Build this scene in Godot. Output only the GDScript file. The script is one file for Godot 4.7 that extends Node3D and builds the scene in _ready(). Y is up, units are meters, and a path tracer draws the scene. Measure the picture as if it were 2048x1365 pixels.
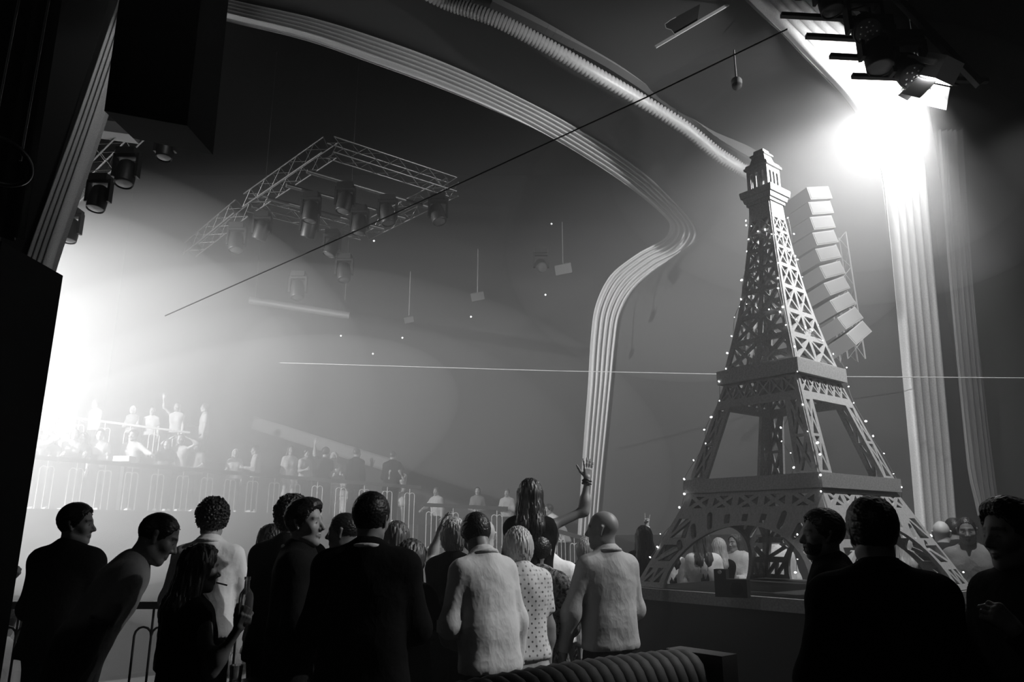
extends Node3D
# A night club in an old theatre: a lattice tower model on a plinth, guests in front of it, terraces of guests beyond, lamps in haze.

const FOCAL := 1500.0
const PITCH := 0.24784
const EYE := Vector3(0.0, 1.62, 0.0)

var mats := {}
var grain: NoiseTexture2D
var cloth_bump: NoiseTexture2D
var folds: NoiseTexture2D
var taken := {}
var rng := RandomNumberGenerator.new()

# ---------------------------------------------------------------- where things stand
func at(px: float, py: float, d: float) -> Vector3:
	var f := Vector3(0, sin(PITCH), -cos(PITCH))
	var u := Vector3(0, cos(PITCH), sin(PITCH))
	var r := f * FOCAL + Vector3.RIGHT * (px - 1024.0) + u * (682.5 - py)
	return EYE + r * (d / -r.z)

func across(px: float, y: float, d: float) -> Vector3:
	var depth := d * cos(PITCH) + (y - EYE.y) * sin(PITCH)
	return Vector3((px - 1024.0) / FOCAL * depth, y, -d)

# ---------------------------------------------------------------- mesh collecting
class MB:
	var v := PackedVector3Array()
	var n := PackedVector3Array()
	var c := PackedColorArray()
	var i := PackedInt32Array()
	func tri(a: Vector3, b: Vector3, d: Vector3) -> void:   # counter-clockwise seen from outside
		var q := (b - a).cross(d - a).normalized()
		var k := v.size()
		v.append_array([a, b, d]); n.append_array([q, q, q]); i.append_array([k, k + 2, k + 1])
	func quad(a: Vector3, b: Vector3, d: Vector3, e: Vector3) -> void:
		var q := (b - a).cross(e - a)
		if q.length_squared() < 1e-14: q = (d - b).cross(e - b)
		q = q.normalized()
		var k := v.size()
		v.append_array([a, b, d, e]); n.append_array([q, q, q, q]); i.append_array([k, k + 2, k + 1, k, k + 3, k + 2])
	func hexa(p: Array) -> void:   # p[0..3] bottom ring counter-clockwise from above, p[4..7] top ring
		quad(p[3], p[2], p[1], p[0]); quad(p[4], p[5], p[6], p[7])
		for k in 4:
			var m := (k + 1) % 4
			quad(p[k], p[m], p[m + 4], p[k + 4])
	func box(center: Vector3, size: Vector3, b := Basis()) -> void:
		var h := size / 2.0
		var p := []
		for y in [-h.y, h.y]:
			for q in [[-h.x, h.z], [h.x, h.z], [h.x, -h.z], [-h.x, -h.z]]:
				p.append(center + b * Vector3(q[0], y, q[1]))
		hexa(p)
	func frustum(center: Vector3, a0: float, a1: float, h: float) -> void:   # square, half sides a0 below, a1 above
		var p := []
		for k in 2:
			var a := a0 if k == 0 else a1
			for q in [[-1, 1], [1, 1], [1, -1], [-1, -1]]: p.append(center + Vector3(q[0] * a, k * h, q[1] * a))
		hexa(p)
	func bar(a: Vector3, b: Vector3, w: float, t: float, side := Vector3.UP) -> void:   # a box beam from a to b
		var z := (b - a).normalized()
		var x := side.cross(z)
		if x.length() < 1e-3: x = Vector3.RIGHT.cross(z)
		x = x.normalized()
		box((a + b) / 2.0, Vector3(w, t, a.distance_to(b)), Basis(x, z.cross(x), z))
	func tube(pts: Array, r, sides := 8, closed := false) -> void:   # r: a number or one for each point
		var m := pts.size()
		var k0 := v.size()
		var up := Vector3.UP
		for k in m:
			var t: Vector3 = (pts[min(k + 1, m - 1)] - pts[max(k - 1, 0)]).normalized()
			if closed: t = (pts[(k + 1) % m] - pts[(k - 1 + m) % m]).normalized()
			var x := up.cross(t)
			if x.length() < 0.05: x = Vector3.RIGHT.cross(t)
			x = x.normalized()
			var y := t.cross(x)
			up = y
			var rad: float = r[k] if r is Array else r
			for s in sides:
				var a := TAU * s / sides
				var q := x * cos(a) + y * sin(a)
				v.append(pts[k] + q * rad); n.append(q)
		for k in (m if closed else m - 1):
			for s in sides:
				var a := k0 + k * sides + s
				var b := k0 + k * sides + (s + 1) % sides
				var e := k0 + ((k + 1) % m) * sides + s
				var g := k0 + ((k + 1) % m) * sides + (s + 1) % sides
				i.append_array([a, e, b, b, e, g])
		if not closed:
			for e in [0, m - 1]:
				var kc := v.size()
				var t: Vector3 = (pts[0] - pts[1]).normalized() if e == 0 else (pts[m - 1] - pts[m - 2]).normalized()
				v.append(pts[e]); n.append(t)
				for s in sides:
					v.append(v[k0 + e * sides + s]); n.append(t)
				for s in sides:
					var p := kc + 1 + s
					var q := kc + 1 + (s + 1) % sides
					i.append_array([kc, p, q] if e == 0 else [kc, q, p])
	func lathe(profile: Array, seg := 16, xf := Transform3D()) -> void:   # Vector2(radius, height), turned round y
		var k0 := v.size()
		var m := profile.size()
		for k in m:
			var t: Vector2 = (profile[min(k + 1, m - 1)] - profile[max(k - 1, 0)]).normalized()
			for s in seg + 1:
				var a := TAU * s / seg
				v.append(xf * Vector3(profile[k].x * cos(a), profile[k].y, profile[k].x * sin(a)))
				n.append((xf.basis * Vector3(t.y * cos(a), -t.x, t.y * sin(a))).normalized())
		for k in m - 1:
			for s in seg:
				var a := k0 + k * (seg + 1) + s
				i.append_array([a, a + 1, a + seg + 1, a + 1, a + seg + 2, a + seg + 1])
	func sheet(rows: Array) -> void:   # rows of equally many points, smooth
		var k0 := v.size()
		var m: int = rows[0].size()
		for a in rows.size():
			for b in m:
				var du: Vector3 = rows[min(a + 1, rows.size() - 1)][b] - rows[max(a - 1, 0)][b]
				var dv: Vector3 = rows[a][min(b + 1, m - 1)] - rows[a][max(b - 1, 0)]
				v.append(rows[a][b]); n.append(du.cross(dv).normalized())
		for a in rows.size() - 1:
			for b in m - 1:
				var k := k0 + a * m + b
				i.append_array([k, k + 1, k + m, k + 1, k + m + 1, k + m])
	func join(o, xf := Transform3D(), tint := Color.WHITE) -> void:
		var k0 := v.size()
		while c.size() < v.size(): c.append(Color.WHITE)
		for q in o.v: v.append(xf * q)
		var nb: Basis = xf.basis.inverse().transposed()
		for q in o.n: n.append((nb * q).normalized())
		for k in o.v.size(): c.append(o.c[k] * tint if k < o.c.size() else tint)
		if xf.basis.determinant() < 0.0:
			for k in range(0, o.i.size(), 3): i.append_array([o.i[k] + k0, o.i[k + 2] + k0, o.i[k + 1] + k0])
		else:
			for k in o.i: i.append(k + k0)
	func mesh() -> ArrayMesh:
		var a := []
		a.resize(Mesh.ARRAY_MAX)
		a[Mesh.ARRAY_VERTEX] = v; a[Mesh.ARRAY_NORMAL] = n; a[Mesh.ARRAY_INDEX] = i
		if c.size() == v.size(): a[Mesh.ARRAY_COLOR] = c
		var m := ArrayMesh.new()
		m.add_surface_from_arrays(Mesh.PRIMITIVE_TRIANGLES, a)
		return m

# ---------------------------------------------------------------- nodes
func numbered(called: String) -> String:
	var k: int = taken.get(called, 0)
	taken[called] = k + 1
	return called if k == 0 else "%s_%03d" % [called, k]

func put(mb, called: String, m: Material, parent: Node = null, where := Transform3D()) -> MeshInstance3D:
	var o := MeshInstance3D.new()
	o.mesh = mb.mesh() if mb is MB else mb
	o.material_override = m
	o.transform = where
	if parent == null:
		o.name = numbered(called)
		add_child(o)
	else:
		o.name = called
		parent.add_child(o, true)
	return o

func thing(called: String, label: String, category: String, where := Vector3.ZERO, turn := 0.0, group := "") -> Node3D:
	var o := Node3D.new()
	o.name = numbered(called)
	o.position = where
	o.rotation.y = turn
	add_child(o)
	return tag(o, label, category, group)

func tag(o: Node3D, label: String, category: String, group := "", kind := "") -> Node3D:
	o.set_meta("label", label)
	o.set_meta("category", category)
	if group: o.set_meta("group", group)
	if kind: o.set_meta("kind", kind)
	return o

func structure(o: Node3D, label := "", category := "") -> Node3D:
	o.set_meta("kind", "structure")
	if label: o.set_meta("label", label)
	if category: o.set_meta("category", category)
	return o

func room(called: String) -> Node3D:
	var o := Node3D.new()
	o.name = numbered(called)
	add_child(o)
	o.set_meta("kind", "structure")
	return o

func copy(o: Node3D, called: String, where: Transform3D) -> Node3D:
	var c: Node3D = o.duplicate()
	c.name = numbered(called)
	add_child(c)
	c.transform = where
	return c

# ---------------------------------------------------------------- materials (the photograph is black and white: greys, in linear values)
func grey(v: float) -> Color:
	return Color(v, v, v).linear_to_srgb()

func mat(called: String, v: float, rough := 0.8, metal := 0.0, tex := "", bump := 0.0) -> StandardMaterial3D:
	if mats.has(called): return mats[called]
	var m := StandardMaterial3D.new()
	m.resource_name = called
	m.albedo_color = grey(v)
	m.roughness = rough
	m.metallic = metal
	if tex:
		m.uv1_triplanar = true
		var s := 2.0
		var t := grain
		if tex == "cloth":
			t = cloth_bump; s = 3.0
		if tex == "folds":
			m.uv1_scale = Vector3(1.3, 0.9, 1.3)
			m.heightmap_enabled = true
			m.heightmap_texture = folds
			m.heightmap_scale = bump
			mats[called] = m
			return m
		m.uv1_scale = Vector3.ONE * s
		m.albedo_texture = t
		if bump > 0.0:
			m.heightmap_enabled = true
			m.heightmap_texture = t
			m.heightmap_scale = bump
	mats[called] = m
	return m

func noise_texture(freq: float, octaves: int, low: float, high: float, sd: int) -> NoiseTexture2D:
	var t := NoiseTexture2D.new()
	var f := FastNoiseLite.new()
	f.seed = sd
	f.frequency = freq
	f.fractal_octaves = octaves
	t.noise = f
	t.width = 512; t.height = 512
	t.seamless = true
	var r := Gradient.new()
	r.set_color(0, Color(low, low, low)); r.set_color(1, Color(high, high, high))
	t.color_ramp = r
	return t

func spline(pts: Array, steps: int) -> Array:   # Catmull-Rom through Vector3 or Vector2 points
	var out := []
	for k in pts.size() - 1:
		var a = pts[max(k - 1, 0)]
		var b = pts[k]
		var c = pts[k + 1]
		var d = pts[min(k + 2, pts.size() - 1)]
		for s in steps:
			var t := float(s) / steps
			out.append(b.cubic_interpolate(c, a, d, t))
	out.append(pts[-1])
	return out

func _ready() -> void:
	rng.seed = 11
	make_textures()
	set_view()
	build_shell()
	build_arches()
	build_ducts()
	await build_tower()
	build_rigs()
	build_rails()
	build_furniture()
	await build_people()
	build_smoke()

# ---------------------------------------------------------------- camera, air and lamps
func set_view() -> void:
	var cam := Camera3D.new()
	cam.name = "camera"
	cam.position = EYE
	cam.rotation.x = PITCH
	cam.fov = rad_to_deg(2.0 * atan(682.5 / FOCAL))
	cam.near = 0.05; cam.far = 200.0
	add_child(cam)
	cam.current = true
	var w := WorldEnvironment.new()
	w.name = "world"
	var e := Environment.new()
	e.background_mode = Environment.BG_COLOR
	e.background_color = Color.BLACK
	e.tonemap_mode = Environment.TONE_MAPPER_LINEAR
	e.tonemap_exposure = 1.0
	e.sdfgi_enabled = true; e.ssao_enabled = true; e.ssil_enabled = true
	e.volumetric_fog_enabled = true
	e.volumetric_fog_density = 0.016
	e.volumetric_fog_albedo = Color.WHITE
	e.volumetric_fog_anisotropy = 0.1
	w.environment = e
	add_child(w)
	# the flood on the right rig that lights tower and guests, its twin deeper on the rig that lights arch, duct and pilaster, and the stage flood behind the black pier
	flood("glaring flood lamp with open barn doors on the right rig", at(1868, 165, 6.0), at(1500, 900, 8.2), 16.0, 62.0, 0.5)
	flood("second flood lamp glowing through the smoke behind the right rig", at(1834, 150, 10.2), at(1230, 560, 19.0), 85.0, 66.0, 1.0)
	flood("small flood lamp burning in the smoke beside the rig", at(1842, 176, 8.8), at(1590, 620, 11.3), 16.0, 57.0, 0.5, 17.19)
	flood("stage flood lamp behind the black pier", at(-680, 410, 11.8), at(300, 930, 16.3), 780.0, 46.0, 0.7)
	flood("added unseen lamp brightening the slanting moulding", at(430, -130, 7.6), at(180, 230, 9.2), 1.6, 32.0, 0.5)  # added lamp out of view, only lifts the left moulding out of black
	flood("flood lamp over the guests on the near end of the right rig", Vector3(4.6, 4.8, -4.4), Vector3(-0.3, 1.1, -5.0), 20.0, 14.5, 0.5)
	flood("narrow flood lamp above the camera aimed at the tower", Vector3(-3.5, 6.0, 2.0), Vector3(2.35, 2.7, -7.0), 3.2, 15.0, 0.3)

func spot(called: String, parent: Node3D, from: Vector3, energy: float, angle: float, soft: float, size: float) -> SpotLight3D:
	var s := SpotLight3D.new()
	s.name = called
	parent.add_child(s)
	s.position = from
	s.light_energy = energy
	s.spot_angle = angle
	s.spot_angle_attenuation = soft
	s.spot_range = 60.0
	s.spot_attenuation = 2.0
	s.light_size = size
	s.shadow_enabled = true
	return s

func make_textures() -> void:
	grain = noise_texture(0.04, 4, 0.78, 1.0, 3)
	cloth_bump = noise_texture(0.12, 3, 0.7, 1.0, 5)
	folds = noise_texture(0.012, 3, 0.0, 1.0, 8)
	folds.noise.fractal_type = FastNoiseLite.FRACTAL_RIDGED

# ---------------------------------------------------------------- the hall
func slab(called: String, lo: Vector3, hi: Vector3, m: Material) -> MeshInstance3D:
	var b := MB.new()
	b.box((lo + hi) / 2.0, hi - lo)
	var o := put(b, called, m)
	structure(o)
	return o

func prism_floor(called: String, ring: Array, y0: float, y1: float, m: Material) -> MeshInstance3D:   # four corners (x, z) counter-clockwise from above
	var b := MB.new()
	var p := []
	for y in [y0, y1]:
		for q in ring: p.append(Vector3(q.x, y, q.z))
	b.hexa(p)
	var o := put(b, called, m)
	structure(o)
	return o

func build_shell() -> void:
	var dark := mat("dark_painted_plaster", 0.05, 0.9, 0.0, "grain")
	var black := mat("black_painted_wall", 0.012, 0.9)
	var boards := mat("dark_floor", 0.03, 0.55, 0.0, "grain")
	var stone := mat("terrace_concrete", 0.10, 0.85, 0.0, "grain")
	slab("floor", Vector3(-14, -0.3, -6.3), Vector3(14, 0.0, 4.0), boards)
	slab("floor_beside_tower", Vector3(0.9, -0.3, -12.5), Vector3(14, 0.0, -6.3), boards)
	slab("floor_pit", Vector3(-17, -1.6, -31), Vector3(14, -1.3, -6.0), boards)
	slab("wall_behind", Vector3(-14.3, -1.6, 4.0), Vector3(14.3, 16.5, 4.3), black)
	slab("wall_right", Vector3(14.0, -1.6, -14.0), Vector3(14.3, 16.5, 4.3), black)
	slab("wall_back", Vector3(-17.3, -1.6, -31.3), Vector3(14.3, 17.5, -31.0), dark)
	slab("wall_left", Vector3(-17.3, -1.6, -31.3), Vector3(-17.0, 17.5, 4.3), black)
	slab("ceiling", Vector3(-17.3, 17.2, -31.3), Vector3(14.3, 17.5, 4.3), black)
	slab("wall_right_corner", Vector3(8.1, -1.6, -13.4), Vector3(14.3, 16.5, -13.0), dark)
	# terraces on the far side: front edges follow the railings
	var a0 := at(-260, 908, 13.6); var a1 := at(612, 958, 19.5)
	var b1 := at(842, 976, 20.5)
	var c1 := at(1016, 1018, 20.0)
	var back := Vector3(0.4, 0, -1).normalized()
	var tiers := [[2.05, 0.0, 2.6, 1.0], [3.3, 2.6, 3.6, 0.72]]
	for t in tiers:
		prism_floor("floor_terrace", [a0 + back * t[1], a0.lerp(a1, t[3]) + back * t[1], a0.lerp(a1, t[3]) + back * (t[1] + t[2]), a0 + back * (t[1] + t[2])], -1.3, t[0], stone)
	prism_floor("floor_terrace", [Vector3(a1.x, 0, a1.z), Vector3(b1.x, 0, b1.z), Vector3(b1.x, 0, -27.5), Vector3(a1.x + 1.2, 0, -27.5)], -1.3, 1.78, stone)
	prism_floor("floor_terrace", [Vector3(b1.x, 0, -19.2), Vector3(c1.x, 0, -19.0), Vector3(c1.x, 0, -27.5), Vector3(b1.x, 0, -27.5)], -1.3, 1.2, stone)
	prism_floor("floor_terrace", [Vector3(c1.x, 0, -19.0), Vector3(3.4, 0, -16.5), Vector3(3.4, 0, -27.5), Vector3(c1.x, 0, -27.5)], -1.3, 0.55, stone)
	slab("added_light_blocker", Vector3(-9.35, -1.3, -11.5), Vector3(-9.2, 12.0, -9.5), black)  # added unseen screen, keeps the stage flood off tower and guests
	# black pier close by on the left, and the dark wall past it
	slab("wall_pier", Vector3(-4.0, 0.0, -2.3), Vector3(across(66, 1.8, 2.3).x, 2.42, -2.0), black)
	var w := MB.new()
	var e0 := at(232, -40, 9.3); var e1 := at(72, 470, 9.3); var e2 := across(-60, -1.3, 9.3)
	for k in 2:
		var q := [e0, e1] if k == 0 else [e1, e2]
		var far := Vector3(0, 0, -0.25)
		var l0 := Vector3(-14.2, q[1].y, -9.3); var l1 := Vector3(-14.2, q[0].y, -9.3)
		w.hexa([l0, q[1], q[1] + far, l0 + far, l1, q[0], q[0] + far, l1 + far])
	w.hexa([Vector3(-14.2, e0.y, -9.3), e0, e0 + Vector3(0, 0, -0.25), Vector3(-14.2, e0.y, -9.55), Vector3(-14.2, 17.2, -9.3), Vector3(e0.x + 1.6, 17.2, -9.3), Vector3(e0.x + 1.6, 17.2, -9.55), Vector3(-14.2, 17.2, -9.55)])
	structure(put(w, "wall_left_front", black))

# fluted mouldings: two edges, ribs between them
func fluted(called: String, ea: Array, eb: Array, ribs: int, bulge: float, m: Material, fill := 0.86) -> Node3D:
	var o := room(called)
	var n := ea.size()
	var nor := []
	for k in n:
		var t: Vector3 = ea[min(k + 1, n - 1)] - ea[max(k - 1, 0)]
		var q: Vector3 = t.cross(eb[k] - ea[k]).normalized()
		if q.dot(EYE - ea[k]) < 0.0: q = -q
		nor.append(q)
	var back := MB.new()
	var rows := []
	for k in n: rows.append([ea[k] - nor[k] * 0.12, eb[k] - nor[k] * 0.12])
	back.sheet(rows)
	rows = []
	for k in n: rows.append([eb[k] - nor[k] * 0.18, ea[k] - nor[k] * 0.18])
	back.sheet(rows)
	put(back, "backing", m, o)
	for r in ribs:
		var b := MB.new()
		var t0 := (r + 0.04) / ribs
		var t1 := (r + fill) / ribs
		rows = []
		for k in n:
			var row := [ea[k].lerp(eb[k], t0) - nor[k] * 0.12]
			for s in 7:
				var a := PI * s / 6.0
				var t := lerpf(t0, t1, 0.5 - 0.5 * cos(a))
				row.append(ea[k].lerp(eb[k], t) + nor[k] * (sin(a) * bulge - 0.02))
			row.append(ea[k].lerp(eb[k], t1) - nor[k] * 0.12)
			rows.append(row)
		b.sheet(rows)
		put(b, "rib", m, o)
	return o

func edge(pts: Array, steps := 5) -> Array:   # [px, py, depth] control points to a smooth line in the hall
	var w := []
	for p in pts: w.append(at(p[0], p[1], p[2]))
	return spline(w, steps)

var cove_rows := []

func pixel(p: Vector3) -> Vector2:
	var q := p - EYE
	var depth := -q.z * cos(PITCH) + q.y * sin(PITCH)
	return Vector2(1024.0 + FOCAL * q.x / depth, 682.5 - FOCAL * (q.z * sin(PITCH) + q.y * cos(PITCH)) / depth)

func on_cove(pts: Array, off: float, steps: int) -> Array:   # a line hung a hand's breadth off the cove
	var w := []
	for p in pts:
		var best := 1e9
		var hit := Vector3.ZERO
		for a in cove_rows.size() - 1:
			for b in 6:
				for s in 16:
					var q: Vector3 = cove_rows[a][b].lerp(cove_rows[a + 1][b], (s % 4) / 4.0).lerp(cove_rows[a][b + 1].lerp(cove_rows[a + 1][b + 1], (s % 4) / 4.0), (s / 4) / 4.0)
					var d := pixel(q).distance_squared_to(Vector2(p[0], p[1]))
					if d < best:
						best = d; hit = q
		w.append(at(p[0], p[1], -hit.z - off))
	return spline(w, steps)

func build_arches() -> void:
	var pale := mat("pale_gloss_moulding", 0.8, 0.45, 0.0, "grain")
	var dark: Material = mats["dark_painted_plaster"]
	var fo := [[200, -70, 13], [440, -5, 13.6], [620, 35, 14.2], [760, 78, 14.8], [880, 122, 15.4], [1005, 178, 16], [1155, 256, 17], [1286, 344, 18.2], [1372, 428, 19.2], [1394, 470, 19.6], [1368, 508, 19.8], [1318, 535, 20], [1268, 578, 20], [1240, 628, 20], [1230, 690, 20], [1222, 770, 20], [1213, 860, 20], [1203, 960, 20], [1193, 1075, 20]]
	var fi := [[190, -38, 13], [435, 28, 13.6], [612, 72, 14.2], [750, 120, 14.8], [866, 163, 15.4], [985, 213, 16], [1114, 280, 17], [1250, 366, 18.2], [1330, 435, 19.2], [1340, 462, 19.6], [1318, 484, 19.8], [1272, 508, 20], [1222, 548, 20], [1193, 606, 20], [1183, 670, 20], [1177, 770, 20], [1170, 860, 20], [1163, 960, 20], [1156, 1075, 20]]
	var far := fluted("trim_1", edge(fo), edge(fi), 5, 0.07, pale, 0.56)
	structure(far, "pale fluted arch moulding that curls into a far pilaster", "moulding")
	var no := [[1490, -20, 11], [1545, 34, 11], [1602, 92, 11.2], [1660, 152, 11.4], [1708, 208, 11.7], [1748, 270, 12], [1771, 340, 12.2], [1782, 430, 12.4], [1795, 560, 12.5], [1811, 740, 12.5], [1828, 920, 12.5], [1841, 1075, 12.5]]
	var ni := [[1580, -50, 11], [1640, 6, 11], [1698, 60, 11.2], [1756, 118, 11.4], [1802, 176, 11.7], [1834, 245, 12], [1850, 330, 12.2], [1859, 430, 12.4], [1871, 560, 12.5], [1887, 740, 12.5], [1903, 920, 12.5], [1915, 1075, 12.5]]
	var near := fluted("trim_2", edge(no), edge(ni), 5, 0.11, pale, 0.86)
	structure(near, "tall pale fluted pilaster bending into an arch behind the lattice tower", "moulding")
	var lo := [[262, -60, 9.2], [238, 0, 9.2], [155, 240, 9.2], [70, 470, 9.2], [40, 560, 9.2]]
	var li := [[300, -60, 9.2], [274, 0, 9.2], [196, 240, 9.2], [112, 484, 9.2], [84, 574, 9.2]]
	var leg := fluted("trim_3", edge(lo), edge(li), 4, 0.07, pale, 0.75)
	structure(leg, "slanting fluted moulding beside the black wall", "moulding")
	# the plastered cove that joins both arches
	var fe := edge(fo)
	var ne := edge([[300, -470, 9.5], [620, -390, 9.8], [900, -310, 10], [1200, -190, 10.5], [1400, -80, 10.8]] + no)
	var rows := []
	var under := []
	for k in fe.size():
		var t := float(k) / (fe.size() - 1) * (ne.size() - 1)
		var q: Vector3 = ne[int(t)].lerp(ne[min(int(t) + 1, ne.size() - 1)], t - int(t))
		var row := []
		var row2 := []
		for s in 7:
			row.append(fe[k].lerp(q, s / 6.0) + Vector3(0.03, 0.05, -0.12))
			row2.append(fe[k].lerp(q, 1.0 - s / 6.0) + Vector3(0.15, 0.2, -0.3))
		rows.append(row); under.append(row2)
	cove_rows = rows
	var cove := MB.new()
	cove.sheet(rows); cove.sheet(under)
	structure(put(cove, "wall_cove", mat("grey_cove_plaster", 0.06, 0.85, 0.0, "grain")))

# ---------------------------------------------------------------- things under the ceiling
func build_ducts() -> void:
	var pts := on_cove([[800, -45], [890, 3], [985, 36], [1080, 84], [1180, 142], [1280, 200], [1370, 256], [1440, 312], [1500, 346], [1528, 356]], 0.45, 14)
	var o := thing("flexible_duct", "corrugated flexible air duct under the cove above the far arch", "duct")
	var b := MB.new()
	var fine := []
	var rad := []
	for k in pts.size() - 1:
		for s in 4:
			fine.append(pts[k].lerp(pts[k + 1], s / 4.0)); rad.append([0.1, 0.148, 0.157, 0.148][s])
	b.tube(fine, rad, 14)
	put(b, "hose", mat("foil_duct", 0.42, 0.45), o)
	for k in [20, 50, 80, 104]:
		var s := MB.new()
		var p: Vector3 = pts[k]
		s.bar(p + Vector3(0.1, 0.13, 0), p + Vector3(0.25, 1.2, -0.4), 0.02, 0.02)
		put(s, "hanger", mat("dark_steel", 0.04, 0.5, 0.6), o)
	var beam := MB.new()
	var q := on_cove([[985, 20], [1110, 82], [1220, 140], [1330, 212], [1420, 276], [1520, 335]], 0.25, 8)
	for k in q.size() - 1: beam.bar(q[k] + Vector3(0, 0.25, 0), q[k + 1] + Vector3(0, 0.25, 0), 0.2, 0.26)
	put(beam, "ceiling_beam", mat("beam_paint", 0.14, 0.7))
	structure(get_child(get_child_count() - 1))
	var pipe := MB.new()
	var pp := []
	for k in q: pp.append(k + Vector3(0.16, 0.48, 0.05))
	pipe.tube(pp, 0.035, 8)
	tag(put(pipe, "conduit_pipe", mat("conduit", 0.2, 0.6)), "thin conduit pipe running along the beam above the duct", "pipe")
	# suspended rail with a torn sheet
	var r := thing("hanging_rail", "pale metal rail hung under the ceiling with a torn sheet", "rail")
	var rb := MB.new()
	rb.bar(at(1311, 94, 11.5), at(1486, -8, 11.5), 0.03, 0.05)
	put(rb, "rail", mat("bare_aluminium", 0.7, 0.35, 0.3), r)
	var torn := MB.new()
	var ed := [[1350, 70], [1343, 60], [1332, 56], [1330, 48], [1341, 40], [1352, 34], [1400, 8], [1395, 40], [1360, 64]]
	var c := at(1368, 42, 11.5)
	for k in ed.size():
		var a := at(ed[k][0], ed[k][1], 11.5); var d := at(ed[(k + 1) % ed.size()][0], ed[(k + 1) % ed.size()][1], 11.5)
		torn.tri(c, a, d); torn.tri(c + Vector3(0, 0, -0.01), d + Vector3(0, 0, -0.01), a + Vector3(0, 0, -0.01))
	put(torn, "torn_sheet", mat("torn_sheet", 0.03, 0.9), r)
	var lip := MB.new()
	for k in 5: lip.bar(at(ed[k][0], ed[k][1], 11.48), at(ed[k + 1][0], ed[k + 1][1], 11.48), 0.008, 0.01)
	put(lip, "torn_edge", mats["bare_aluminium"], r)
	# dome camera on a drop pole
	var dome := thing("dome_camera", "small dome camera on a drop pole below the near arch", "camera", at(1474, 176, 11.0))
	var db := MB.new()
	var s := 0.0075
	db.lathe([Vector2(0.0, -1.6), Vector2(8, -1.2), Vector2(11, 2), Vector2(11.5, 8)].map(func(x): return x * s), 16)
	put(db, "dome", mat("smoked_dome", 0.12, 0.08), dome)
	db = MB.new()
	db.lathe([Vector2(11.5, 8), Vector2(12, 10), Vector2(12, 18), Vector2(9, 23), Vector2(5, 25), Vector2(2.6, 27)].map(func(x): return x * s), 16)
	put(db, "housing", mat("grey_plastic", 0.4, 0.5), dome)
	db = MB.new()
	db.tube([Vector3(0, 26 * s, 0), Vector3(0, 95 * s, 0)], 0.018, 8)
	put(db, "pole", mats["grey_plastic"], dome)
	# taut wires
	var wire := MB.new()
	wire.tube([at(1575, 58, 9.0), at(1290, 196, 10.0), at(1000, 330, 11.0), at(700, 468, 12.0), at(330, 632, 13.5)], 0.011, 6)
	tag(put(wire, "steel_cable", mat("black_cable", 0.004, 0.7)), "long black steel cable slanting down across the hall", "cable")
	wire = MB.new()
	wire.tube([at(560, 726, 16), at(1100, 742, 14.5), at(1700, 754, 12.2), at(2150, 757, 10.6)], 0.007, 6)
	tag(put(wire, "taut_wire", mat("white_wire", 0.85, 0.5)), "thin pale wire stretched level behind the lattice tower", "wire")
	# the hanging loudspeaker on the left
	var sp := thing("hanging_loudspeaker", "tall black loudspeaker cabinet hanging beside the dark moulding", "loudspeaker")
	var h0 := at(262, 277, 6.0) + Vector3(0, 0, 0.45); var h1 := at(421, 310, 5.5) + Vector3(0, 0, 0.45); var h2 := h1 + Vector3(0.02, 0, 0)
	var up := Vector3(0.03, 3.2, 0.12)
	var cab := MB.new()
	var bx := h0 + Vector3(h2.x - h1.x, 0, -0.45)
	cab.hexa([h0, h1, h1 + (bx - h0), bx, h0 + up, h1 + up, h1 + (bx - h0) + up, bx + up])
	put(cab, "cabinet", mat("black_cabinet", 0.004, 0.95), sp)
	for k in 4:
		var g := MB.new()
		var y := 0.06 + k * 0.8
		g.hexa([h0.lerp(h1, 0.03) + up * (y / 3.2) + Vector3(0, 0, 0.012), h0.lerp(h1, 0.97) + up * (y / 3.2) + Vector3(0, 0, 0.012), h0.lerp(h1, 0.97) + up * (y / 3.2), h0.lerp(h1, 0.03) + up * (y / 3.2), h0.lerp(h1, 0.03) + up * ((y + 0.72) / 3.2) + Vector3(0, 0, 0.012), h0.lerp(h1, 0.97) + up * ((y + 0.72) / 3.2) + Vector3(0, 0, 0.012), h0.lerp(h1, 0.97) + up * ((y + 0.72) / 3.2), h0.lerp(h1, 0.03) + up * ((y + 0.72) / 3.2)])
		put(g, "grille", mat("black_grille", 0.006, 0.8), sp)
	# hoop lantern by the black wall, and the drapes
	var hoop := thing("hoop_fixture", "dark metal hoop fixture hanging before the black drapes", "light fixture")
	var ring := []
	var hc := at(-2, 322, 3.2)
	for k in 36: ring.append(hc + Vector3(cos(TAU * k / 36) * 0.14, sin(TAU * k / 36) * 0.07, sin(TAU * k / 36) * 0.11))
	var hb := MB.new()
	hb.tube(ring, 0.012, 8, true)
	put(hb, "hoop", mat("dull_metal", 0.12, 0.4, 0.5), hoop)
	for k in 2:
		hb = MB.new()
		hb.tube([hc + Vector3([-0.05, 0.1][k], 0, 0), hc + Vector3([-0.05, 0.1][k], 1.6, 0)], 0.006, 6)
		put(hb, "rod", mats["dull_metal"], hoop)
	var drape := MB.new()
	var rows := []
	for k in 60:
		var px := -160.0 + k * 5.0
		var row := []
		for s2 in 5:
			var p := at(px - s2 * 22, -80 + s2 * 140, 4.6)
			row.append(p + Vector3(0, 0, 0.05 * sin(k * 0.9) + 0.03 * sin(k * 0.37 + 1.0)))
		rows.append(row)
	drape.sheet(rows)
	tag(put(drape, "black_drape", mat("black_velvet", 0.02, 0.9)), "black velvet drape hanging in folds at the side wall", "curtain")
	# sheer curtain on the right
	var sheer := MB.new()
	rows = []
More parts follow.
